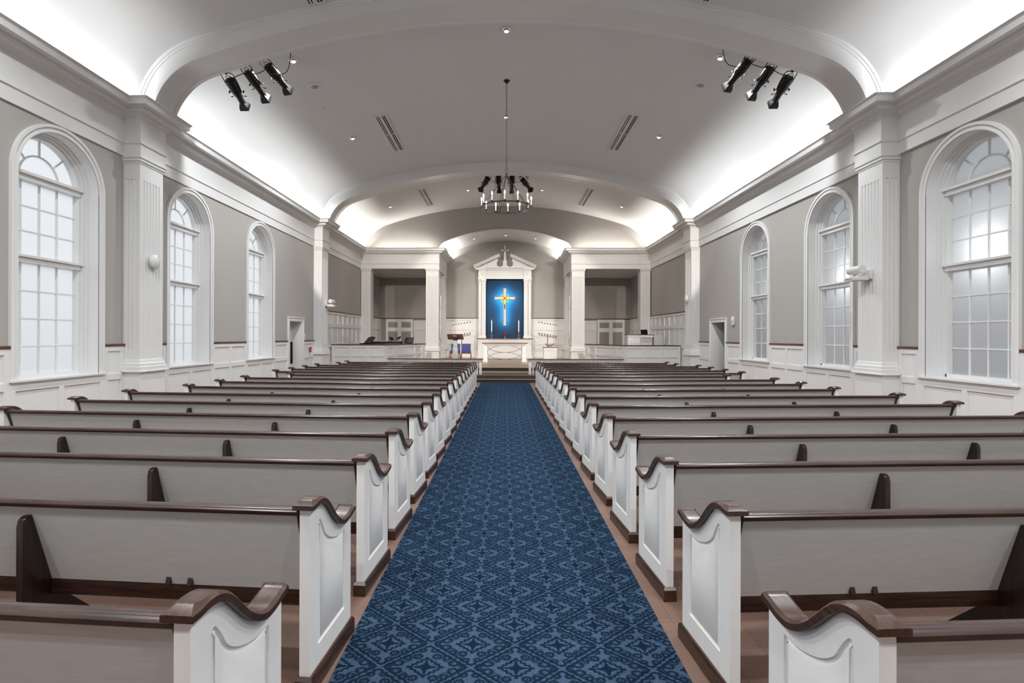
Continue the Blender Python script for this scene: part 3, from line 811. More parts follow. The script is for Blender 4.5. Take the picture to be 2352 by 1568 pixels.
# ---- reredos
rr = empty('reredos', (.03, YR, SZ), label='tall white altar reredos with broken pediment framing a blue panel', cat='reredos')
def bxp(name, mt, par, *boxes, bev=.006):
    m = MB()
    for b in boxes: m.box(*b)
    return m.build(name, mt, par, bev=bev)
m = MB(); FY = lambda u, v, w: (u, -w, v)
wains(m, FY, -1.48, 1.48, 0, 1.045, [(-1.25, 1.25, .24, .86)], w=.03)
m.box(-1.48, 1.48, 0, .60, 0, 1.045); m.box(-1.52, 1.52, -.05, .60, 0, .13); m.box(-1.50, 1.50, -.04, .6, .99, 1.045)
m.box(-1.45, -1.28, -.045, 0, .13, .99).box(1.28, 1.45, -.045, 0, .13, .99)
m.build('base_cabinet', 'trim', rr)
bxp('shelf_top', 'lectwood', rr, (-1.54, 1.54, -.10, .60, 1.045, 1.085))
for s in (-1, 1):
    m = MB()
    for a, b, d in ((1.29, 1.45, .06), (1.06, 1.27, .0)):
        x0, x1 = sorted((s * a, s * b))
        m.prism(fluted_loop(x0, x1, d, .5, {'S': 3 if b - a > .18 else 2}, .012), XY, 1.22, 4.0)
        m.box(x0, x1, d, .5, 1.085, 1.22).box(x0, x1, d, .5, 4.0, 4.36)
        m.box(x0 - .03, x1 + .03, d - .03, .5, 1.085, 1.20).box(x0 - .015, x1 + .015, d - .015, .5, 1.20, 1.24)
        m.box(x0 - .02, x1 + .02, d - .02, .5, 4.10, 4.13).box(x0 - .015, x1 + .015, d - .015, .5, 4.22, 4.27).box(x0 - .035, x1 + .035, d - .035, .5, 4.27, 4.33)
    m.build('side_pilaster', 'trim', rr)
    x0, x1 = sorted((s * 1.05, s * 1.46))
    m = MB().box(x0, x1, -.02, .5, 4.33, 4.86).box(x0 - .02, x1 + .02, -.04, .5, 4.33, 4.40)
    m.build('corner_block', 'trim', rr)
    m = MB(); m.lathe([(.0, 0), (.075, 0), (.075, .015), (.06, .022), (.035, .016), (.02, .03), (0, .03)], ((x0 + x1) / 2, -.02, 4.66), (0, -1, 0), 20)
    m.build('rosette', 'trim', rr, smooth=30)
m = MB().box(-1.05, 1.05, .06, .5, 4.36, 4.86).box(-1.05, 1.05, .03, .5, 4.36, 4.46)
m.build('frieze_panel', 'trim', rr)
m = MB().box(-1.60, -1.0, -.10, .5, 4.86, 4.93).box(1.0, 1.60, -.10, .5, 4.86, 4.93).box(-1.02, 1.02, -.02, .5, 4.86, 4.93)
m.box(-1.66, -1.04, -.14, .5, 4.93, 4.965).box(1.04, 1.66, -.14, .5, 4.93, 4.965)
m.build('cornice', 'trim', rr)
# tympanum with two round cut-outs
rx = [(1.52, 4.96), (.40, 5.50)]
arc = [(.275 + .175 * cos(radians(a)), 5.21 + .175 * sin(radians(a))) for a in [50 - i * 260 / 24 for i in range(25)]]
cen = [(.115, 5.33), (.04, 5.40)]
half = rx + arc + cen
loop = half + [(-a, b) for a, b in reversed(half)]
MB().prism(loop, lambda u, v, w: (u, w, v), .05, .16).build('tympanum', 'trim', rr)
for s in (-1, 1):
    m = MB()
    for lo, hi, f in ((0, .055, -.06), (.055, .10, -.10), (.10, .15, -.15)):
        a, b = Vector((1.68, 4.965)), Vector((.27, 5.60)); t = (b - a).normalized(); nn = Vector((t.y, -t.x)) * -1
        nn = Vector((-t.y, t.x)); nn = nn if nn.y > 0 else -nn
        q = [a + nn * lo, b + nn * lo, b + nn * hi, a + nn * hi]
        m.prism([(s * p.x, p.y) for p in q], lambda u, v, w: (u, w, v), f, .16)
    m.build('raking_cornice', 'trim', rr)
    den = None; n = 12
    for i in range(n):
        k = .12 + .82 * i / n; p = a + (b - a) * k - nn * .05
        if den is None: den = q_ = MB().box(-.022, .022, -.04, .06, -.028, .03).build('dentil', 'trim', rr)
        else: q_ = den.copy(); COL.objects.link(q_); q_.parent = rr
        q_.location = (s * p.x, 0, p.y)
MB().box(-1.07, 1.07, .42, .45, 1.08, 4.38).build('blue_panel', 'bluepanel', rr)
m = MB()
m.loft([[(-.11, .02, 5.28), (.11, .02, 5.28), (.11, .14, 5.28), (-.11, .14, 5.28)], [(-.035, .05, 5.42), (.035, .05, 5.42), (.035, .11, 5.42), (-.035, .11, 5.42)]])
m.box(-.037, .037, .05, .11, 5.42, 6.21).box(-.22, .22, .05, .11, 5.915, 5.985)
m.build('top_cross', 'pewwhite', rr)
# ---- lit cross
cx = empty('altar_cross', (.03, YR + .04, SZ), label='large white and gold cross glowing in front of the blue panel', cat='cross')
def cross_loop(w, top, bot, arm, cz): return [(-w, bot), (w, bot), (w, cz - w), (arm, cz - w), (arm, cz + w), (w, cz + w), (w, top), (-w, top), (-w, cz + w), (-arm, cz + w), (-arm, cz - w), (-w, cz - w)]
FZ = lambda u, v, w: (u, w, v)
CZ_ = 3.30
MB().prism(cross_loop(.105, 3.875, 1.76, .585, CZ_), FZ, .0, .07).build('cross_frame', 'lectwood', cx)
MB().prism(cross_loop(.072, 3.843, 1.792, .553, CZ_), FZ, -.012, .0).build('cross_face', 'crosswhite', cx)
m = MB(); m.prism([(.235 * cos(t), CZ_ + .235 * sin(t)) for t in [2 * pi * i / 40 for i in range(40)]], FZ, -.03, -.005, [[(.20 * cos(t), CZ_ + .20 * sin(t)) for t in [2 * pi * i / 40 for i in range(40)]]])
m.build('gold_ring', 'gold', cx)
m = MB(); m.box(-.06, .06, -.035, -.012, 2.98, CZ_ + .20).box(-.27, .27, -.034, -.012, CZ_ - .05, CZ_ + .05)
m.build('gold_overlay', 'gold', cx)
m = MB(); m.prism([(0, CZ_ - .065), (.065, CZ_), (0, CZ_ + .065), (-.065, CZ_)], FZ, -.045, -.034).box(-.028, .028, -.02, -.011, 2.70, 2.96)
m.build('dark_inlay', 'iron', cx)
m = MB().prism(cross_loop(.05, 3.80, 1.84, .52, CZ_), FZ, .082, .088); m.build('back_light', 'led', cx)

# ---- candlesticks and votive on the shelf
SH = SZ + 1.085
def candlestick():
    r = empty('candlestick')
    m = MB(); m.lathe([(0, 0), (.075, 0), (.075, .015), (.05, .035), (.02, .06), (.016, .12), (.028, .15), (.016, .18), (.014, .28), (.03, .31), (.014, .33), (.04, .37), (.045, .38), (0, .38)])
    m.build('stick', 'silver', r, smooth=40)
    m = MB(); m.cyl((0, 0, .38), (0, 0, .98), .032, n=20); m.build('candle', 'candle', r, smooth=40)
    m = MB(); m.lathe([(.033, .975), (.034, 1.0), (.02, 1.015), (.012, 1.04), (0, 1.045)]); m.build('candle_follower', 'brass', r, smooth=40)
    return r
cs = candlestick(); cs.location = (-.69, YR - .02, SH); tag(cs, 'tall white candle on a silver candlestick, left end of the altar shelf', 'candlestick', 'candlesticks on the altar shelf')
c2 = copy_tree(cs); c2.location = (.80, YR - .02, SH); tag(c2, 'tall white candle on a silver candlestick, right end of the altar shelf', 'candlestick')
vt = empty('votive_light', (.045, YR - .04, SH), label='ruby red glass votive cup on a silver foot in the middle of the altar shelf', cat='votive')
MB().lathe([(0, 0), (.06, 0), (.055, .012), (.014, .03), (.012, .12), (.05, .16), (0, .16)]).build('foot', 'silver', vt, smooth=40)
MB().lathe([(0, .16), (.04, .16), (.062, .20), (.066, .29), (.058, .33), (.05, .33), (.05, .2), (0, .2)]).build('cup', 'ruby', vt, smooth=40)

# ---- communion table
tb = empty('communion_table', (.03, 24.35, SZ), label='white communion table with dark top and thin iron ellipses between its legs', cat='table')
bxp('table_top', 'lectwood', tb, (-1.06, 1.06, -.38, .38, .865, .895))
m = MB(); m.loft([[(-w, -d, z), (w, -d, z), (w, d, z), (-w, d, z)] for w, d, z in ((.88, .28, .76), (.90, .30, .79), (.97, .34, .83), (1.02, .36, .865))])
m.build('table_apron', 'trim', tb)
for s in (-1, 1):
    m = MB()
    prof = [(s * .79, 0), (s * 1.02, 0), (s * 1.02, .10), (s * .985, .13), (s * .965, .62), (s * .99, .70), (s * .99, .77), (s * .80, .77), (s * .80, .70), (s * .80, .13), (s * .79, .10)]
    m.prism(prof, lambda u, v, w: (u, w, v), -.26, .26); m.build('leg', 'trim', tb, bev=.008)
m = MB()
ell = lambda cz, a0, a1, n=40: [(.80 * cos(a0 + (a1 - a0) * i / n), -.24, cz + .322 * sin(a0 + (a1 - a0) * i / n)) for i in range(n + 1)]
m.tube(ell(.455, 0, 2 * pi)[:-1], .008, 6, True).tube(ell(.775, pi, 2 * pi), .008, 6).tube(ell(.133, 0, pi), .008, 6).tube([(-.79, -.24, .133), (.79, -.24, .133)], .008, 6)
m.build('iron_scrollwork', 'iron', tb, smooth=50)

# ---- communion rails
def rail_parts(s):
    r = empty('communion_rail'); L = 3.42; X = lambda a, b: tuple(sorted((s * a, s * b)))
    x0, x1 = X(-.03, L + .03); bxp('rail_cap', 'lectwood', r, (x0, x1, -.09, .09, .635, .665), bev=.01)
    x0, x1 = X(0, L); bxp('upper_rail', 'trim', r, (x0, x1, -.06, .06, .56, .635), (x0, x1, -.075, .075, .61, .635))
    bxp('lower_rail', 'trim', r, (x0 - .02, x1 + .02, -.07, .07, .0, .07))
    for c in (.045, L - .045):
        a, b = X(c - .045, c + .045); bxp('post', 'trim', r, (a, b, -.045, .045, .07, .56))
    n = 25
    base = None
    for i in range(n):
        c = .16 + (L - .32) * i / (n - 1)
        if base is None:
            m = MB(); m.lathe([(0, 0), (.026, 0), (.026, .05), (.014, .07), (.024, .16), (.026, .20), (.014, .32), (.012, .38), (.024, .42), (.028, .46), (.028, .49), (0, .49)], n=10)
            base = m.build('baluster', 'trim', r, smooth=40); o = base
        else: o = base.copy(); COL.objects.link(o); o.parent = r
        o.location = (s * c, 0, .07)
    return r
for s, sd in ((-1, 'left'), (1, 'right')):
    r = rail_parts(s); r.location = (CV + s * .84, 18.72, .125); r.rotation_euler = (0, 0, s * ALPHA)
    tag(r, 'white communion rail with brown cap on the %s side of the chancel steps' % sd, 'rail', 'communion rails')

# ---- low panelled choir screens
for s, sd in ((-1, 'left'), (1, 'right')):
    W_ = 7.13
    r = empty('choir_screen', (CV, 21.4, SZ), label='low white panelled choir screen with brown cap on the %s of the chancel' % sd, cat='screen', group='low choir screens')
    pA, pB, pC = Vector((s * W_, 0)), Vector((s * 4.93, 0)), Vector((s * 3.80, 3.25))
    def seg(a, b, cells, nm):
        L = (b - a).length; t = (b - a) / L; nn = Vector((t.y, -t.x));
        if nn.y > 0: nn = -nn
        T = lambda u, v, w: (a.x + t.x * u + nn.x * w, a.y + t.y * u + nn.y * w, v)
        m = MB(); wains(m, lambda u, v, w: T(u, v, w + .002), 0, L, 0, .815, cells, w=.03); m.prism([(0, 0), (L, 0), (L, .815), (0, .815)], T, -.12, 0)
        return m.build(nm, 'trim', r)
    st = .10; wd = (2.26 - st * 4) / 3
    seg(pA, pB, [(st + j * (wd + st), st + j * (wd + st) + wd, c, d) for j in range(3) for c, d in ((.44, .72), (.10, .34))], 'front_panel')
    seg(pB, pC, [(u0, u1, c, d) for u0, u1 in ((.22, .62), (.86, 2.45), (2.66, 3.10)) for c, d in ((.44, .72), (.10, .34))], 'angled_panel')
    m = MB(); o1 = offset_path([tuple(pA), tuple(pB), tuple(pC)], .05); o2 = offset_path([tuple(pA), tuple(pB), tuple(pC)], -.17)
    if s > 0: o1 = offset_path([tuple(pA), tuple(pB), tuple(pC)], -.05); o2 = offset_path([tuple(pA), tuple(pB), tuple(pC)], .17)
    lo = [(q.x, q.y) for q in o1] + [(q.x, q.y) for q in reversed(o2)]
    m.prism(lo, XY, .815, .855); m.build('cap_board', 'rail', r)

# ---- organ console and what stands on it (left choir)
og = empty('organ_console', (-5.60, 23.75, SZ), label='long black organ console behind the left choir screen', cat='organ')
bxp('console_body', 'blacks', og, (-.93, .90, -.30, .35, 0, .87), (-.55, .90, -.25, .35, .87, .945))
bxp('key_desk', 'blacks', og, (-.50, .60, .35, .60, .70, .76))
m = MB(); m.prism([(-.72, .87), (-.36, .87), (-.28, 1.13), (-.44, 1.18), (-.60, 1.14)], lambda u, v, w: (u + (v - .87) * .35, w + (v - .87) * .3, v), -.05, -.02)
mo = m.build('music_stand', 'black', None); mo.location = (-5.60, 23.42, SZ); tag(mo, 'black music desk leaning at the left end of the organ console', 'music stand')
MB().box(-.20, .25, -.20, .10, .946, .975).build('sheet_music', 'mgrey', None)
o = bpy.data.objects['sheet_music']; o.location = (-5.50, 23.75, SZ); o.rotation_euler = (0, 0, .06); tag(o, 'stack of grey papers lying on the black organ console', 'papers')
for i, (x, z, rot) in enumerate(((-5.14, 1.475, .45), (-4.80, 1.51, -.45))):
    e = empty('oval_disc', (x, 23.75, 1.345), label=('tilted black oval disc beside the papers on the organ console', 'tilted black oval disc beside the black monitor on the organ console')[i], cat='disc', group='oval discs on the organ console')  # plain black oval disc on a stem, gives no light
    m = MB(); m.lathe([(0, -.02), (.08, -.018), (.115, 0), (.08, .018), (0, .02)], (0, 0, z - 1.345), (rot, -.55, .75), 22); m.build('disc_plate', 'black', e, smooth=40)
    MB().cyl((0, 0, 0), (0, 0, z - 1.345), .008, n=8).cyl((0, 0, 0), (0, 0, .012), .05, n=14).build('disc_stem', 'black', e, smooth=40)
e = empty('monitor', (-4.46, 24.35, SZ), label='black flat monitor at the right end of the organ console', cat='monitor')
m = MB(); m.prism([(-.21, .0), (.19, .0), (.23, .27), (-.17, .27)], lambda u, v, w: (u, w + v * .25, v + .86), 0, .02); m.build('screen_panel', 'black', e, bev=.004)
bxp('monitor_stand', 'black', e, (-.12, .12, -.02, .22, .0, .86), (-.15, .12, -.06, .2, .86, .875))

# ---- desk with laptop, grey box, cream chairs (right choir)
e = empty('reading_desk', (6.05, 23.6, SZ), label='white reading desk with dark top behind the right choir screen', cat='desk')
bxp('desk_top', 'lectwood', e, (-.57, .60, -.30, .34, 1.27, 1.30)); bxp('desk_body', 'trim', e, (-.54, .0, -.27, .3, 0, 1.27), (-.56, .58, -.28, .32, 1.16, 1.27))
bxp('desk_side', 'ltgrey', e, (.0, .55, -.24, .3, 0, 1.16))
e = empty('laptop', (6.27, 23.55, SZ + 1.30), label='open black laptop on the reading desk', cat='laptop')
bxp('keyboard_base', 'blacks', e, (-.17, .17, 0, .22, 0, .015), bev=.003)
m = MB(); m.prism([(-.13, 0), (.17, 0), (.13, .21), (-.17, .20)], lambda u, v, w: (u, w - .02 - v * .25, v + .012), 0, .012); m.build('laptop_lid', 'black', e)
o = MB().box(-.21, .21, -.25, .25, 0, 1.26).build('storage_box', 'ltgrey', bev=.006); o.location = (6.87, 23.6, SZ); tag(o, 'plain grey box standing beside the reading desk', 'box')
def cream_chair():
    r = empty('choir_chair')
    bxp('seat', 'stone', r, (-.21, .21, -.2, .22, .42, .46))
    m = MB()
    for z in (.62, .74, .86): m.box(-.2, .2, -.215, -.195, z, z + .06)
    m.build('backrest', 'stone', r)
    for x in (-.2, .17):
        bxp('back_leg', 'stone', r, (x, x + .03, -.22, -.19, 0, .98)); bxp('front_leg', 'stone', r, (x, x + .03, .18, .21, 0, .42))
    return r
c = cream_chair(); c.location = (5.62, 22.6, SZ); tag(c, 'cream slat-backed chair in front of the reading desk, the left one', 'chair', 'cream chairs behind the right choir screen')
d = copy_tree(c); d.location = (6.08, 22.6, SZ); tag(d, 'cream slat-backed chair in front of the reading desk, the right one', 'chair')

# ---- lectern and blue chairs
lc = empty('lectern', (-2.13, 22.8, SZ), label='lectern with slanted brown wood desk on a pale pillar', cat='lectern')
m = MB(); m.prism([(-.345, 0), (.365, 0), (.32, .24), (-.36, .24)], lambda u, v, w: (u, w - v * .9 + .1, 1.05 + v), 0, .03); m.build('slanted_top', 'lectwood', lc, bev=.005)
bxp('neck_block', 'walnut_s', lc, (-.12, .12, -.16, .12, 1.04, 1.24)); bxp('pillar', 'ltgrey', lc, (-.085, .085, -.09, .1, .70, 1.05), (-.11, .11, -.12, .12, 0, .70))
bxp('foot_plate', 'ltgrey', lc, (-.25, .25, -.22, .25, 0, .04))
def blue_chair():
    r = empty('side_chair')
    m = MB(); m.prism([(-.23, .46), (-.20, .60), (-.225, .66), (-.235, .80), (-.22, .825), (.22, .825), (.235, .80), (.225, .66), (.20, .60), (.23, .46)][::-1], lambda u, v, w: (u, w + (v - .46) * .22, v), .20, .25)
    m.build('backrest', 'bluefab', r, bev=.015)
    bxp('seat', 'bluefab', r, (-.235, .235, -.24, .23, .41, .475), bev=.02)
    m = MB(); m.box(-.23, .23, -.235, -.205, .345, .405).box(-.23, .23, .2, .23, .345, .405).box(-.235, -.21, -.22, .22, .345, .405).box(.21, .235, -.22, .22, .345, .405); m.build('seat_frame', 'redwood', r)
    for x in (-1, 1):
        m = MB(); m.loft([[(x * a - .02, y - .02, z), (x * a + .02, y - .02, z), (x * a + .02, y + .02, z), (x * a - .02, y + .02, z)] for a, y, z in ((.25, -.25, 0), (.22, -.22, .38))]); m.build('front_leg', 'redwood', r)
        m = MB(); m.loft([[(x * a - .02, y - .02, z), (x * a + .02, y - .02, z), (x * a + .02, y + .02, z), (x * a - .02, y + .02, z)] for a, y, z in ((.25, .26, 0), (.22, .22, .40), (.215, .29, .70))]); m.build('back_leg', 'redwood', r)
    return r
a = blue_chair(); a.location = (-1.86, 25.6, SZ); a.rotation_euler = (0, 0, .10); tag(a, 'blue upholstered wooden chair right of the lectern', 'chair', 'blue chairs beside the lectern')
b = copy_tree(a); b.location = (-2.42, 25.65, SZ); b.rotation_euler = (0, 0, -.06); tag(b, 'blue upholstered wooden chair half hidden behind the lectern pillar', 'chair')

# ---- candelabra
def candelabrum(s):
    r = empty('candelabra')
    m = MB(); m.cyl((0, 0, .02), (0, 0, 1.30), .018, n=10).lathe([(0, 0), (.17, 0), (.17, .02), (.05, .05), (.02, .08), (0, .08)]); m.build('stem', 'iron', r, smooth=40)
    z = lambda x: 1.29 - s * x * .17
    for dz in (-.055, -.11): MB().tube([(-.45, 0, z(-.45) + dz), (.45, 0, z(.45) + dz)], .010, 8).build('cross_bar', 'iron', r, smooth=50)
    for i in range(7):
        x = -.44 + .88 * i / 6; zz = z(x)
        h = MB().lathe([(0, zz - .12), (.012, zz - .12), (.012, zz - .02), (.034, zz - .005), (.036, zz + .025), (0, zz + .025)], (x, 0, 0), n=12).build('candle_cup', 'iron', r, smooth=40)
        MB().cyl((x, 0, zz + .025), (x, 0, zz + .56), .012, n=10).build('candle', 'candle', h, smooth=40)
        MB().lathe([(0, zz + .54), (.03, zz + .545), (.034, zz + .57), (.018, zz + .59), (0, zz + .59)], (x, 0, 0), n=12).build('candle_follower', 'black', h, smooth=40)
        MB().lathe([(0, zz + .59), (.022, zz + .59), (.024, zz + .61), (0, zz + .62)], (x, 0, 0), n=12).build('glass_tip', 'candle', h, smooth=40)
    return r
r = candelabrum(-1); r.location = (-2.20, 27.0, SZ); tag(r, 'iron seven-candle candelabra behind the lectern, rising to the right', 'candelabra', 'candelabra beside the altar')
r = candelabrum(1); r.location = (2.24, 27.0, SZ); tag(r, 'iron seven-candle candelabra behind the font bowl, falling to the right', 'candelabra', 'candelabra beside the altar')
# ---- font
e = empty('pedestal', (2.27, 26.0, SZ), label='white fluted square pedestal with brown top, right of the altar', cat='pedestal')
m = MB(); m.prism(fluted_loop(-.31, .31, -.31, .31, {'S': 7, 'E': 6, 'W': 6}, .014), XY, .06, .53).box(-.32, .32, -.32, .32, 0, .06).box(-.33, .33, -.33, .33, .53, .64)
m.build('pedestal_body', 'trim', e); bxp('pedestal_top', 'lectwood', e, (-.35, .35, -.35, .35, .64, .67))
o = MB().lathe([(0, 0), (.10, 0), (.09, .03), (.13, .06), (.20, .11), (.235, .17), (.24, .19), (.225, .19), (.19, .13), (.10, .07), (0, .06)], n=32).build('font_bowl', 'stone', smooth=40)
o.location = (2.27, 26.0, SZ + .67); tag(o, 'shallow pale stone bowl on the white pedestal', 'bowl')
# ---- column speakers
for s, sd in ((-1, 'left'), (1, 'right')):
    e = empty('column_speaker', (CV + s * 3.295, 26.30, 1.50), label='slim white column speaker on the inner face of the %s alcove column' % sd, cat='speaker', group='column speakers beside the alcove')
    for i in range(3):
        x0, x1 = sorted((0, -s * .075)); bxp('speaker_section', 'plastic', e, (x0, x1, -.1, .1, i * .72, i * .72 + .70), bev=.008)
    x0, x1 = sorted((-s * .03, -s * .045)); MB().tube([(x0, -.06, 0), (x0 - s * .06, -.07, -.12), (x0 - s * .06, -.07, -.3), (x0, -.05, -.42)], .006, 6).build('cable', 'dgrey', e, smooth=60)

# ================================================================== CEILING FITTINGS
def ceil_frame(x):
    """slope of the vault at x: tangent and downward normal"""
    e = .01; t = Vector((2 * e, 0, vz(x + e) - vz(x - e))).normalized()
    return t, Vector((t.z, 0, -t.x))
def can_light():
    r = empty('recessed_light')
    MB().lathe([(.085, 0), (.125, 0), (.128, .006), (.12, .012), (.095, .012), (.085, .006)], (0, 0, 0), (0, 0, -1), 28).build('trim_ring', 'plastic', r, smooth=40)
    MB().lathe([(0, .036), (.05, .034), (.045, .042), (0, .044)], (0, 0, 0), (0, 0, -1), 20).build('lamp_lens', 'lens', r, smooth=40)
    MB().lathe([(.0, .001), (.096, .001), (.09, .014), (.07, .028), (.04, .036), (0, .036)], (0, 0, 0), (0, 0, -1), 28).build('reflector', 'chrome', r, smooth=40)
    return r
proto = None
where = ['on the ceiling centre line just behind the nearer arch band', 'beside the stage lights on the left of the ceiling', 'beside the stage lights on the right of the ceiling',
         'in the ceiling left of the chandelier, near the left slot vent', 'in the ceiling right of the chandelier, near the right slot vent', 'in the ceiling behind the chandelier chain',
         'at the far left of the chancel ceiling', 'at the far right of the chancel ceiling', 'in the chancel ceiling just left of the chandelier', 'in the chancel ceiling just right of the chandelier']
for i, (x, y) in enumerate(DOWN[:10]):
    if proto is None: proto = o = can_light()
    else: o = copy_tree(proto)
    t, nn = ceil_frame(x)
    o.rotation_euler = (0, -atan2(t.z, t.x), 0); o.location = Vector((x, y, vz(x))) + nn * .004
    tag(o, 'round recessed light ' + where[i], 'light', 'recessed ceiling lights')
# alcove cans
def az(x): 
    a = abs(x - CV); return 6.96 - 7.5 + sqrt(7.5 ** 2 - a * a)
for i, (x, w) in enumerate(((-1.62, 'left'), (.06, 'middle'), (1.65, 'right'))):
    o = copy_tree(proto); th = math.asin((x - CV) / 7.5)
    o.rotation_euler = (0, th, 0); o.location = (x, 27.6, az(x) - .004); tag(o, 'small recessed light in the alcove vault above the pediment, %s of three' % w, 'light', 'recessed lights in the alcove')
# ceiling speakers
for i, (x, sd) in enumerate(((-4.52, 'left'), (4.60, 'right'))):
    r = empty('ceiling_speaker', label='round ceiling speaker grille set in the %s side of the vault' % sd, cat='speaker', group='round ceiling speakers')
    MB().lathe([(0, 0), (.19, 0), (.19, .006), (.17, .012), (0, .012)], axis=(0, 0, -1), n=32).build('speaker_grille', 'ceil', r, smooth=40)
    MB().lathe([(0, .012), (.085, .012), (.08, .016), (0, .016)], (.0, 0, 0), (0, 0, -1), 24).build('speaker_driver', 'mgrey', r, smooth=40)
    t, nn = ceil_frame(x); r.rotation_euler = (0, -atan2(t.z, t.x), 0); r.location = Vector((x, 12.35, vz(x))) + nn * .004
for i, (x, y, w) in enumerate(((-4.70, 13.47, 'left of the chandelier canopy'), (4.68, 13.48, 'right of the chandelier canopy'), (-.05, 13.85, 'beside the chandelier canopy'),
                               (-4.77, 18.3, 'near the farther arch band on the left'), (4.67, 18.3, 'near the farther arch band on the right'), (-4.67, 24.3, 'low on the left of the chancel ceiling'))):
    o = MB().lathe([(0, 0), (.05, 0), (.05, .008), (.02, .02), (0, .022)], axis=(0, 0, -1), n=18).build('sprinkler_plate', 'ceil', smooth=40)
    t, nn = ceil_frame(x); o.rotation_euler = (0, -atan2(t.z, t.x), 0); o.location = Vector((x, y, vz(x))) + nn * .003
    tag(o, 'tiny round white cover plate on the ceiling ' + w, 'cover plate', 'cover plates on the ceiling')
# slot vents
for s, sd in ((-1, 'left'), (1, 'right')):
    for (a, b, w) in ((6.85, 9.62, 'in front of the nearer arch band'), (14.50, 17.25, 'in the bay with the chandelier'), (21.78, 24.53, 'over the chancel')):
        xc = CV + s * 3.53; t, nn = ceil_frame(xc)
        r = empty('slot_vent', (xc, (a + b) / 2, vz(xc)), label='long slotted vent, %s side of ceiling, %s' % (sd, w), cat='vent', group='slotted ceiling vents')
        r.rotation_euler = (0, -atan2(t.z, t.x), 0); L = (b - a) / 2
        m = MB(); sl = [(-.125, -.095), (-.07, -.04), (.04, .075), (.09, .13)]
        m.prism([(-.18, -L), (.18, -L), (.18, L), (-.18, L)], lambda u, v, w: (u, v, -w), -.004, .022, [[(p, q0), (q, q0), (q, q1), (p, q1)] for p, q in sl for q0, q1 in ((-L + .04, -.03), (.0, L - .04))])
        m.build('vent_frame', 'ceil', r)
        for p, q in sl: MB().box(p - .003, q + .003, -L + .03, L - .03, -.012, -.004).build('slot', 'slot', r)
# ================================================================== CHANDELIER
ch = empty('chandelier', (.045, 13.25, 4.85), label='round iron chandelier with twelve lit candle lamps hanging on a long chain', cat='chandelier')
RR = .63
m = MB(); n = 64
m.sheet([[((RR + a) * cos(2 * pi * i / n), (RR + a) * sin(2 * pi * i / n), z) for i in range(n)] for a, z in ((-.006, 0), (.006, 0), (.006, .035), (-.006, .035), (-.006, 0))], True)
m.build('ring_band', 'iron', ch, smooth=50)
for i in range(12):
    t = radians(-94 + 30 * i); x, y = RR * cos(t), RR * sin(t)
    p = MB().lathe([(0, -.01), (.012, -.012), (.012, .03), (.036, .045), (.038, .052), (0, .052)], (x, y, 0), n=14).build('lamp_holder', 'iron', ch, smooth=40)
    MB().cyl((x, y, .05), (x, y, .20), .015, n=12).build('candle_sleeve', 'candle', p, smooth=40)
    MB().lathe([(0, .20), (.009, .20), (.017, .225), (.016, .245), (.007, .275), (0, .285)], (x, y, 0), n=12).build('bulb', 'bulb', p, smooth=60)
for i in range(4):
    t = radians(20 + 90 * i); c_, s_ = cos(t), sin(t)
    for k in (-.035, .035):
        MB().tube([(RR * c_ - s_ * k, RR * s_ + c_ * k, .02), (.03 * c_ - s_ * k * .2, .03 * s_ + c_ * k * .2, .80)], .007, 6).build('hanging_rod', 'iron', ch, smooth=50)
m = MB(); m.lathe([(0, .78), (.02, .78), (.03, .80), (.018, .83), (.03, .86), (.01, .88), (0, .88)], n=14); m.tube([(-.015, 0, .88), (-.045, 0, .99), (.045, 0, .99), (.015, 0, .88)], .006, 6, True); m.build('hub', 'iron', ch, smooth=40)
m = MB(); z = .98; k = 0; top = vz(.045) - 4.85 - .06
while z < top - .03:
    pts = [(.014 * cos(q), 0, z + .03 + .032 * sin(q)) for q in [2 * pi * i / 10 for i in range(10)]]
    if k % 2: pts = [(0, p[0], p[2]) for p in pts]
    m.tube(pts, .0048, 5, True); z += .052; k += 1
m.build('chain', 'iron', ch, smooth=60)
MB().lathe([(0, 0), (.02, 0), (.03, .02), (.075, .06), (.08, .08), (0, .08)], (0, 0, top - .02), n=20).build('canopy', 'black', ch, smooth=40)

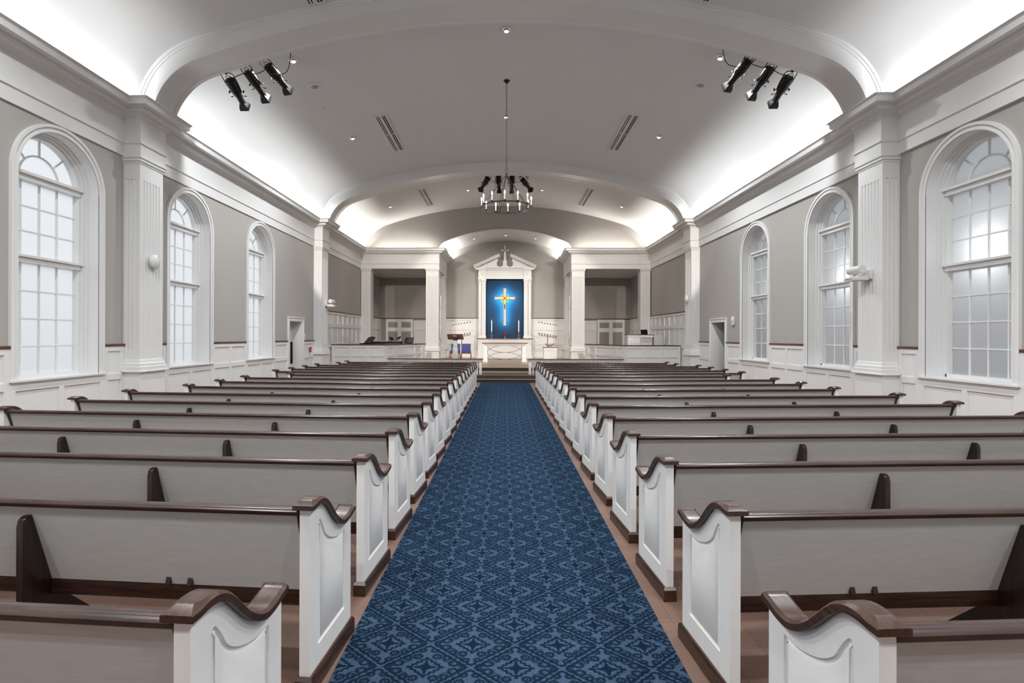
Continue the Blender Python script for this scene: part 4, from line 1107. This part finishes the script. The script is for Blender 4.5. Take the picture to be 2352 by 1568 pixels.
# ================================================================== STAGE LIGHTS
def stage_light():
    r = empty('stage_light')                       # beam along local +Z
    MB().lathe([(0, -.02), (.06, -.02), (.095, .0), (.102, .03), (.102, .24), (.088, .32), (.072, .36), (0, .36)], n=20).build('lamp_housing', 'blacks', r, smooth=35)
    MB().lathe([(0, .33), (.074, .33), (.076, .37), (.068, .38), (.064, .58), (0, .58)], n=20).build('lens_barrel', 'blacks', r, smooth=35)
    m = MB(); m.sheet([[(a, -a, z), (a, a, z), (-a, a, z), (-a, -a, z)] for a, z in ((.05, .53), (.088, .63), (.092, .69), (.085, .69), (.08, .63), (.045, .55))], True)
    m.build('color_frame', 'blacks', r)
    MB().cyl((0, 0, .575), (0, 0, .585), .05, n=20).build('lens', 'mgrey', r, smooth=40)
    m = MB(); m.tube([(.105, 0, .28), (.125, 0, .10), (.125, 0, -.10), (.10, 0, -.15), (0, 0, -.165), (-.10, 0, -.15), (-.125, 0, -.10), (-.125, 0, .10), (-.105, 0, .28)], .009, 6); m.build('yoke', 'black', r, smooth=50)
    for x in (-1, 1):
        m = MB(); m.cyl((x * .09, 0, .28), (x * .15, 0, .28), .008, n=8).box(x * .15 - .008, x * .15 + .008, -.03, .03, .265, .295); m.build('tilt_knob', 'black', r)
        m = MB(); m.cyl((x * .06, 0, .37), (x * .14, .01, .385), .005, n=6).cyl((x * .125, .01, .382), (x * .165, .012, .39), .010, n=8); m.build('shutter_handle', 'black', r)
    m = MB(); m.tube([(.05, .0, -.02), (.055, 0, -.08), (0, 0, -.10), (-.055, 0, -.08), (-.05, 0, -.02)], .006, 6).tube([(0, .05, -.02), (.03, .07, -.09), (.07, .03, -.06), (.06, .05, .0)], .006, 6); m.build('rear_handle', 'black', r, smooth=60)
    m = MB(); m.box(-.095, .095, -.03, .03, -.005, .03).box(-.03, .03, .085, .11, .02, .20); m.build('lamp_cap', 'black', r)
    return r
SL = [
      ((-5.632, 10.62, 6.83), (-5.615, 11.27, 6.508), 'left end of the group on the left'),
      ((-5.251, 10.62, 6.992), (-5.133, 11.27, 6.658), 'middle of the group on the left'),
      ((-4.84, 10.62, 7.113), (-4.664, 11.27, 6.862), 'right end of the group on the left'),
      ((4.9, 10.62, 7.169), (4.692, 11.27, 6.85), 'left end of the group on the right'),
      ((5.34, 10.62, 7.018), (5.213, 11.27, 6.661), 'middle of the group on the right'),
      ((5.712, 10.62, 6.823), (5.713, 11.27, 6.532), 'right end of the group on the right'),
      ((-0.646, 20.45, 7.787), (-0.98, 20.95, 7.44), 'leftmost of the four behind the chandelier'),
      ((-0.245, 20.45, 7.855), (-0.215, 20.95, 7.369), 'second from the left of the four behind the chandelier'),
      ((0.284, 20.45, 7.854), (0.285, 20.95, 7.332), 'third from the left of the four behind the chandelier'),
      ((0.693, 20.45, 7.734), (1.067, 20.95, 7.437), 'rightmost of the four behind the chandelier'),
]
proto = None
LIGHTS = []; LM = []
for i, (a, b, w) in enumerate(SL):
    if proto is None: proto = o = stage_light()
    else: o = copy_tree(proto)
    A_, B_ = Vector(a), Vector(b); zd = (B_ - A_).normalized(); xd = Vector((zd.y, -zd.x, 0)).normalized() if abs(zd.z) < .98 else Vector((1, 0, 0))
    yd = zd.cross(xd)
    R_ = Matrix((xd, yd, zd)).transposed()
    o.rotation_euler = R_.to_euler(); o.location = A_
    tag(o, 'black theatre spotlight, ' + w, 'spotlight', 'black theatre spotlights')
    LIGHTS.append(o); LM.append(Matrix.Translation(A_) @ R_.to_4x4())
for i, (a, b, w) in enumerate(SL):      # each light's own hanger rod
    A_, B_ = Vector(a), Vector(b); p = A_ - (B_ - A_).normalized() * .165; up = vz(p.x)
    st = MB().cyl((0, 0, 0), (0, 0, up - p.z + .01), .012, n=8).cyl((0, 0, -.03), (0, 0, .05), .022, n=10).build('hanger_rod', 'black', None, smooth=50)
    st.parent = LIGHTS[i]; st.matrix_parent_inverse = LM[i].inverted(); st.location = p
def drop(pts, r=.008): 
    out = smooth_curve(pts, 6); return MB().tube(out, r, 6)
for (pts, lb, nm), li in zip((([(-4.86, 10.6, 6.98), (-4.60, 10.6, 6.93), (-4.42, 10.6, 7.05), (-4.36, 10.6, vz(-4.36) + .0)], 'black cable looping from the right end of the left stage lights up to the ceiling', 'cable'),
                    ([(4.92, 10.6, 7.06), (4.66, 10.6, 7.04), (4.45, 10.6, 7.15), (4.36, 10.6, vz(4.36))], 'black cable looping from the left end of the right stage lights up to the ceiling', 'cable'),
                    ([(-5.60, 10.58, 6.82), (-5.45, 10.58, 6.90), (-5.30, 10.58, 6.95)], 'short black cable between the left and middle lights of the left group', 'cable'),
                    ([(-5.16, 10.58, 6.93), (-5.02, 10.58, 6.95), (-4.86, 10.58, 7.03)], 'short black cable between the middle and right lights of the left group', 'cable'),
                    ([(4.97, 10.58, 7.08), (5.12, 10.58, 7.03), (5.28, 10.58, 7.0)], 'short black cable between the left and middle lights of the right group', 'cable'),
                    ([(5.40, 10.58, 6.96), (5.54, 10.58, 6.88), (5.68, 10.58, 6.86)], 'short black cable between the middle and right lights of the right group', 'cable'),
                    ([(-.62, 20.42, 7.70), (-.45, 20.42, 7.62), (-.28, 20.42, 7.80)], 'black cable at the left of the lights behind the chandelier', 'cable'),
                    ([(.32, 20.42, 7.78), (.50, 20.42, 7.60), (.70, 20.42, 7.70), (.86, 20.42, 7.62), (.93, 20.42, 7.86)], 'black cable looping at the right of the lights behind the chandelier', 'cable')), (2, 3, 0, 1, 3, 4, 6, 8)):
    o = drop(pts).build('power_cable', 'black', smooth=60); o.parent = LIGHTS[li]; o.matrix_parent_inverse = LM[li].inverted()
e = empty('lighting_bar', (CV + .02, 20.42, 7.92), label='thin black pipe carrying the four spotlights behind the chandelier', cat='pipe')
MB().cyl((-.86, 0, 0), (.86, 0, 0), .016, n=10).build('pipe', 'black', e, smooth=50)
for x in (-.80, .80): MB().cyl((x, 0, -.16), (x, 0, .14), .02, n=10).build('pipe_hanger', 'black', e, smooth=50)

# ================================================================== WALL DEVICES
def round_speaker(s, y, z):
    e = empty('wall_speaker', P(s, .31, y, z)); ax = (1 if s < 0 else -1, 0, 0)
    MB().lathe([(0, 0), (.04, 0), (.04, .03), (.10, .035), (.135, .05), (.135, .085), (.12, .10), (0, .112)], (0, 0, 0), ax, 32).build('speaker_body', 'plastic', e, smooth=40)
    return e
tag(round_speaker(-1, 10.02, 3.02), 'round white speaker on the nearer fluted pilaster of the left wall', 'speaker')
tag(round_speaker(1, 19.84, 3.03), 'round white speaker on the farther fluted pilaster of the right wall', 'speaker')
def proj(s, y, z, lb):
    e = empty('wall_projector', P(s, .31, y, z), label=lb, cat='projector'); k = 1 if s < 0 else -1
    B = lambda nm, x0, x1, y0, y1, z0, z1, mt='plastic', bev=.01: bxp(nm, mt, e, (min(k * x0, k * x1), max(k * x0, k * x1), y0, y1, z0, z1), bev=bev)
    B('wall_bracket', 0, .05, -.12, .10, -.10, .10); B('bracket_arm', .04, .24, -.05, .03, -.07, -.02)
    B('camera_base', .06, .34, -.10, .20, -.12, -.05); B('base_slot', .335, .342, -.06, .16, -.092, -.083, 'black', 0)
    m = MB(); m.cyl((k * .20, -.12, .09), (k * .20, .24, .09), .075, n=24); m.build('camera_head', 'plastic', e, smooth=40)
    return e
proj(1, 10.06, 2.80, 'white camera unit on a bracket on the nearer pilaster of the right wall')
proj(-1, 19.95, 2.83, 'white camera unit on a bracket on the farther pilaster of the left wall')
e = empty('fire_alarm', P(-1, .03, 19.06, 1.10), label='small red fire alarm pull box on the wainscot beside the left door', cat='alarm')
MB().box(0, .05, -.06, .06, -.09, .09).build('alarm_box', 'red', e, bev=.006); MB().box(.05, .062, -.04, .04, -.03, .0).build('pull_handle', 'plastic', e)
e = empty('notice_plate', P(-1, .005, 18.62, 1.55), label='small white plate on the wall just right of the left door', cat='plate')
MB().box(0, .012, -.07, .07, -.11, .11).build('plate', 'plastic', e, bev=.003)
MB().prism([(-.05, -.08), (-.03, -.08), (.05, .08), (.03, .08)], lambda u, v, w: (w, u, v), .012, .015).build('dark_stripe', 'dgrey', e)
e = empty('strobe_light', P(1, .005, 16.60, 2.11), label='small white strobe unit on the wall beside the open doorway', cat='strobe')
MB().box(-.05, 0, -.09, .09, -.14, .14).build('strobe_body', 'plastic', e, bev=.01); MB().box(-.065, -.05, -.05, .05, .0, .09).build('strobe_lens', 'candle', e, bev=.004)
# outdoor flood lamps that shine through the frosted glass on the right
for y, z, p in ((8.36, 3.0, 11), (11.72, 2.95, 9), (15.2, 3.0, 1.5)):
    d = bpy.data.lights.new('outdoor_lamp', 'POINT'); d.energy = p; d.shadow_soft_size = .12
    o = bpy.data.objects.new('outdoor_lamp', d); COL.objects.link(o); o.location = (RW + .74, y, z)
